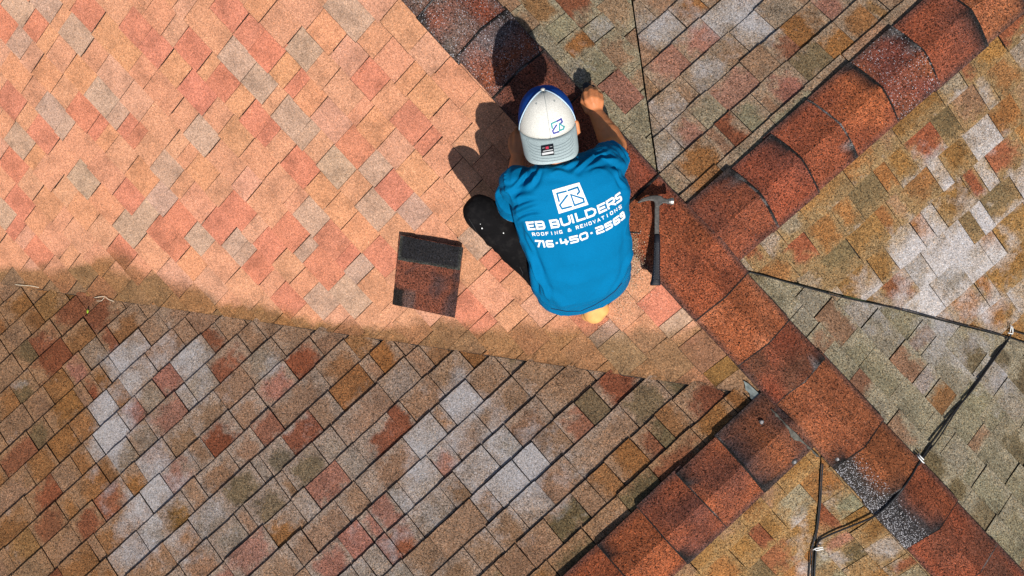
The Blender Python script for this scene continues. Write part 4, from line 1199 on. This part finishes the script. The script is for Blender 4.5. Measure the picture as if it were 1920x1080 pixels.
# black strip and its greenish worn border
pt = Patch(); NB = 7
def strip_pt(u, v):
    q = loose_pt(u, v * (.335 + .03 * (1 - u)))
    return q + Z * (.0022 + .001 * noise.noise((u * 20, v * 9, 1)))
gs = [[strip_pt(.012 + .976 * i / NU, .02 + .96 * j / NB) for j in range(NB + 1)] for i in range(NU + 1)]
zm2 = {(round(q.x, 4), round(q.y, 4)): (q.z, i / NU, j / NB) for i, r_ in enumerate(gs) for j, q in enumerate(r_)}
def scol(p):
    _, u, v = zm2[(round(p.x, 4), round(p.y, 4))]
    e = max(sstep(.86, 1, v), 1 - sstep(0, .06, u), sstep(.95, 1, u))
    return mixc((0.016, 0.015, 0.017), (0.05, 0.052, 0.044), e), (0, 0, .9)
pt.add([[Vector(gs[i][j][:2]), Vector(gs[i + 1][j][:2]), Vector(gs[i + 1][j + 1][:2]), Vector(gs[i][j + 1][:2])] for i in range(NU) for j in range(NB)], lambda p: zm2[(round(p.x, 4), round(p.y, 4))][0], .002, scol)
link('tar_strip', pt.mesh('tar_strip'), MAT_SH, loose)
bm = bmesh.new()
q = loose_pt(.83, .21) + Z * .004; blob(bm, q, Vector((.004, 0, 0)), Vector((0, .004, 0)), Z * .001, 10, 6)
link('nail_hole', bm_mesh(bm, 'nail_hole'), M_BLACK, loose)

# ------------------------------------------------------------------ cables and clips
CAPL = .034
def lay(pts, r, name, label, mat=M_BLACK, extra=0.0, k=5):
    sp = spline([Vector((x, y, 0)) for x, y in pts], k); out = []
    for q in sp:
        p = on_roof(q.x, q.y, 0)
        h = .021
        if abs(d1(p)) < px(70): h = CAPL + .004
        p = on_roof(q.x, q.y, h + r + extra + .0015 * noise.noise((q.x / 20, q.y / 20, r * 900)))
        out.append(p)
    bm = bmesh.new(); tube(bm, out, r, 8)
    return tag(link(name, bm_mesh(bm, name), mat), label, 'cable')
lay([(1902, 616), (1885, 645), (1868, 668), (1843, 703), (1820, 735), (1792, 768), (1775, 790), (1748, 828), (1724, 866), (1704, 900), (1676, 936), (1644, 965), (1597, 986), (1553, 1004), (1534, 1017), (1529, 1045), (1526, 1100)], .0042, 'cable', 'black cable crossing the main ridge from the right edge to the bottom valley')
lay([(1890, 640), (1872, 656), (1850, 690), (1816, 737), (1788, 778), (1760, 822), (1738, 850), (1722, 872)], .0028, 'cable', 'thin black wire strand running beside the thick cable right of the ridge')
lay([(1543, 869), (1541, 900), (1539, 935), (1534, 985), (1529, 1008), (1522, 1025), (1519, 1050), (1515, 1100)], .0030, 'cable', 'black cable running straight down the bottom valley from the ridge')
lay([(1540, 868), (1538, 905), (1536, 940), (1531, 990), (1526, 1010), (1524, 1032), (1523, 1060), (1522, 1100)], .0022, 'cable', 'thin black strand hugging the straight cable in the bottom valley')
lay([(1404, 510), (1440, 519), (1475, 529), (1530, 544), (1590, 560), (1650, 572), (1720, 588), (1780, 603), (1840, 618), (1895, 634), (1950, 652)], .0026, 'cable', 'black cable laid in the valley below the white bleached slope')
lay([(1893, 619), (1925, 628), (1965, 640)], .0026, 'cable', 'short black cable end leaving the right edge below the bleached slope')
def clipthing(pts_list, label, h=.03):
    bm = bmesh.new()
    for pts in pts_list:
        tube(bm, [on_roof(x, y, h + dz) for x, y, dz in pts], .0024, 6)
    return tag(link('cable_clip', bm_mesh(bm, 'cable_clip'), M_WHITE), label, 'cable clip', 'white wire clips on the cables')
clipthing([[(1894, 622, 0), (1896, 614, .008), (1895, 609, .002)], [(1899, 625, 0), (1899, 616, .008), (1898, 611, .002)], [(1890, 624, .0), (1899, 626, .006)]], 'white wire clip at the cable end near the right edge')
clipthing([[(1719, 853, 0), (1723, 858, .010), (1731, 867, .010), (1733, 868, 0)], [(1722, 850, 0), (1726, 856, .010), (1732, 862, .008)]], 'white wire clip on the cable over the main ridge edge', .036)
clipthing([[(1524, 1031, 0), (1530, 1028, .008), (1543, 1026, .003)], [(1526, 1029, 0), (1531, 1032, .006), (1544, 1029, .002)]], 'white wire clip where the cables meet in the bottom valley')

# ------------------------------------------------------------------ roofing nails and sealant near the ridge crossing
M_NAIL = plain('dull_nail', (.20, .19, .19), .5, metal=.5, var=.5, scale=200)
def nail(x, y, label):
    c = on_roof(x, y, CAPL + .002); root = link('roofing_nail', None); root.location = c; root.empty_display_size = .01
    bpy.context.view_layer.update()
    tag(root, label, 'nail')
    bm = bmesh.new(); tube(bm, [c - Z * .002, c + Z * .0005, c + Z * .004, c + Z * .0055], [.0078, .0085, .0075, .004], 12)
    link('nail_head', bm_mesh(bm, 'nail_head', smooth=False), M_NAIL, root)
    bm = bmesh.new(); rg = random.Random(int(x))
    pts_ = [c + Vector((math.cos(a), math.sin(a), 0)) * .012 * rg.uniform(.6, 1.1) for a in [2 * math.pi * k / 9 for k in range(9)]]
    tp = [bm.verts.new(p + Z * .0005) for p in pts_]; lo = [bm.verts.new(p - Z * .006) for p in pts_]; bm.faces.new(tp)
    for k in range(9): bm.faces.new((lo[k], lo[(k + 1) % 9], tp[(k + 1) % 9], tp[k]))
    link('tar_dab', bm_mesh(bm, 'tar_dab', smooth=False), M_BLACK, root)
nail(1428, 791, 'nail head on the black cap shingle near the grey flashing')
nail(1490, 866, 'nail head at the lower end of the cap row by the ridge crossing')
nail(1571, 860, 'nail head on the main ridge right above the white flecked cap')
M_SEAL = plain('grey_sealant', (.085, .08, .065), .85, var=.5, scale=70, bump=.6)
bm = bmesh.new(); sp = spline([Vector((x, y, 0)) for x, y in ((1446, 766), (1458, 778), (1470, 791), (1484, 806), (1502, 824), (1520, 841), (1538, 858))], 6)
cs = [on_roof(q.x, q.y, .031 + .002 * noise.noise((q.x / 7, q.y / 7, 0))) for q in sp]
rings = []
for i_, (c, q) in enumerate(zip(cs, sp)):
    w_ = max(.0008, .0035 + .006 * noise.noise((q.x / 5, 3, 1)) + .010 * math.exp(-((q.x - 1492) / 9) ** 2))
    rings.append([c + (Vector((*N1, 0)) * (math.cos(a) + .6) * w_ + Z * math.sin(a) * .0025) for a in [2 * math.pi * k / 8 for k in range(8)]])
loft(bm, rings)
tag(link('sealant_bead', bm_mesh(bm, 'sealant_bead'), M_SEAL), 'grey sealant smear along the left edge of the main ridge at the crossing', 'sealant')
bm = bmesh.new(); fl = [(1394, 714), (1403, 719), (1412, 727), (1421, 736), (1430, 747), (1424, 749), (1418, 746), (1412, 750), (1407, 746), (1405, 737), (1398, 731), (1397, 722)]
tp = [bm.verts.new(on_roof(x, y, .027 + .004 * noise.noise((x / 8, y / 8, 2)))) for x, y in fl]; lo = [bm.verts.new(v.co - Z * .004) for v in tp]
bm.faces.new(tp)
for k in range(len(fl)): bm.faces.new((lo[k], lo[(k + 1) % len(fl)], tp[(k + 1) % len(fl)], tp[k]))
tag(link('flashing', bm_mesh(bm, 'flashing', smooth=False), plain('dull_zinc', (.30, .33, .30), .45, metal=.5, var=.3, scale=50, bump=.5)), 'crumpled grey metal flashing scrap at the top of the valley by the ridge crossing', 'flashing')

# ------------------------------------------------------------------ debris
M_TWIG = plain('bleached_twig', (.62, .52, .38), .8, var=.2, scale=80)
def twig(paths, label, r=.0019):
    bm = bmesh.new()
    for pts in paths: tube(bm, spline([on_roof(x, y, .022 + dz) for x, y, dz in pts], 4), r, 6); r *= .7
    return tag(link('twig', bm_mesh(bm, 'twig'), M_TWIG), label, 'twig')
twig([[(28, 533, .002), (42, 535, .006), (58, 536, .004), (73, 539, 0)]], 'thin straight pale twig in the valley at the left edge')
twig([[(177, 558, .004), (195, 556, .010), (203, 561, .006), (213, 565, .002)], [(195, 558, .008), (190, 564, .004), (181, 564, .002)]], 'forked pale twig lying in the valley right of the small green leaf')
bm = bmesh.new(); c = on_roof(164.5, 584, .024)
vs = [bm.verts.new(c + Vector(o)) for o in ((0, .011, .002), (-.005, .003, .003), (-.004, -.007, .001), (0, -.010, .004), (.004, -.006, .005), (.005, .004, .004))]
mid = bm.verts.new(c + Vector((0, 0, 0)))
for k in range(6): bm.faces.new((mid, vs[k], vs[(k + 1) % 6]))
leaf = link('leaf', bm_mesh(bm, 'leaf'), plain('fresh_leaf', (.28, .42, .03), .5, var=.2))
leaf.modifiers.new('t', 'SOLIDIFY').thickness = .0006
tag(leaf, 'tiny bright green leaf on the brown slope at the left', 'leaf')
bm = bmesh.new(); tube(bm, [on_roof(1150, 433, .04), on_roof(1187, 436, .042), on_roof(1201, 437.5, .040)], [.0028, .0028, .0024], 8)
tag(link('rod', bm_mesh(bm, 'rod'), M_BLACK), 'short thin black rod poking out beside the right side of the shirt', 'rod')

# loose granules swept up against the person's right side
bm = bmesh.new(); rg = random.Random(21)
cols = []
def granule(p, s):
    q = [p + Vector((rg.uniform(-1, 1), rg.uniform(-1, 1), rg.uniform(.1, 1))) * s for _ in range(4)]
    v = [bm.verts.new(x) for x in q]
    for f in ((0, 1, 2), (0, 1, 3), (0, 2, 3), (1, 2, 3)): bm.faces.new([v[i] for i in f])
area = [((1188, 455), 9, 330), ((1190, 490), 13, 420), ((1188, 520), 20, 520), ((1178, 545), 24, 620), ((1160, 565), 20, 420), ((1200, 470), 20, 160), ((1205, 540), 26, 260), ((1150, 590), 26, 220)]
for (c0, sd, n_) in area:
    for _ in range(n_):
        x, y = rg.gauss(c0[0], sd * .6), rg.gauss(c0[1], sd)
        q_ = on_roof(x, y, .020)
        granule(on_roof(x, y, .042 if abs(d1(q_)) < px(69) else .021), rg.uniform(.0012, .0028))
bmesh.ops.recalc_face_normals(bm, faces=bm.faces)
m, nt_, b_ = new_mat('mixed_granules')
geo_ = N(nt_, 'ShaderNodeNewGeometry')
nt_.links.new(ramp_n(nt_, geo_.outputs['Random Per Island'], [(0.0, (.05, .04, .03)), (.2, (.30, .17, .08)), (.5, (.45, .27, .14)), (.8, (.62, .45, .28)), (1.0, (.75, .66, .55))]), b_.inputs['Base Color'])
b_.inputs['Roughness'].default_value = .9
tag(link('loose_granules', bm_mesh(bm, 'loose_granules', smooth=False), m), 'loose sandy shingle granules heaped beside the hem of the shirt', 'granules', kind='stuff')
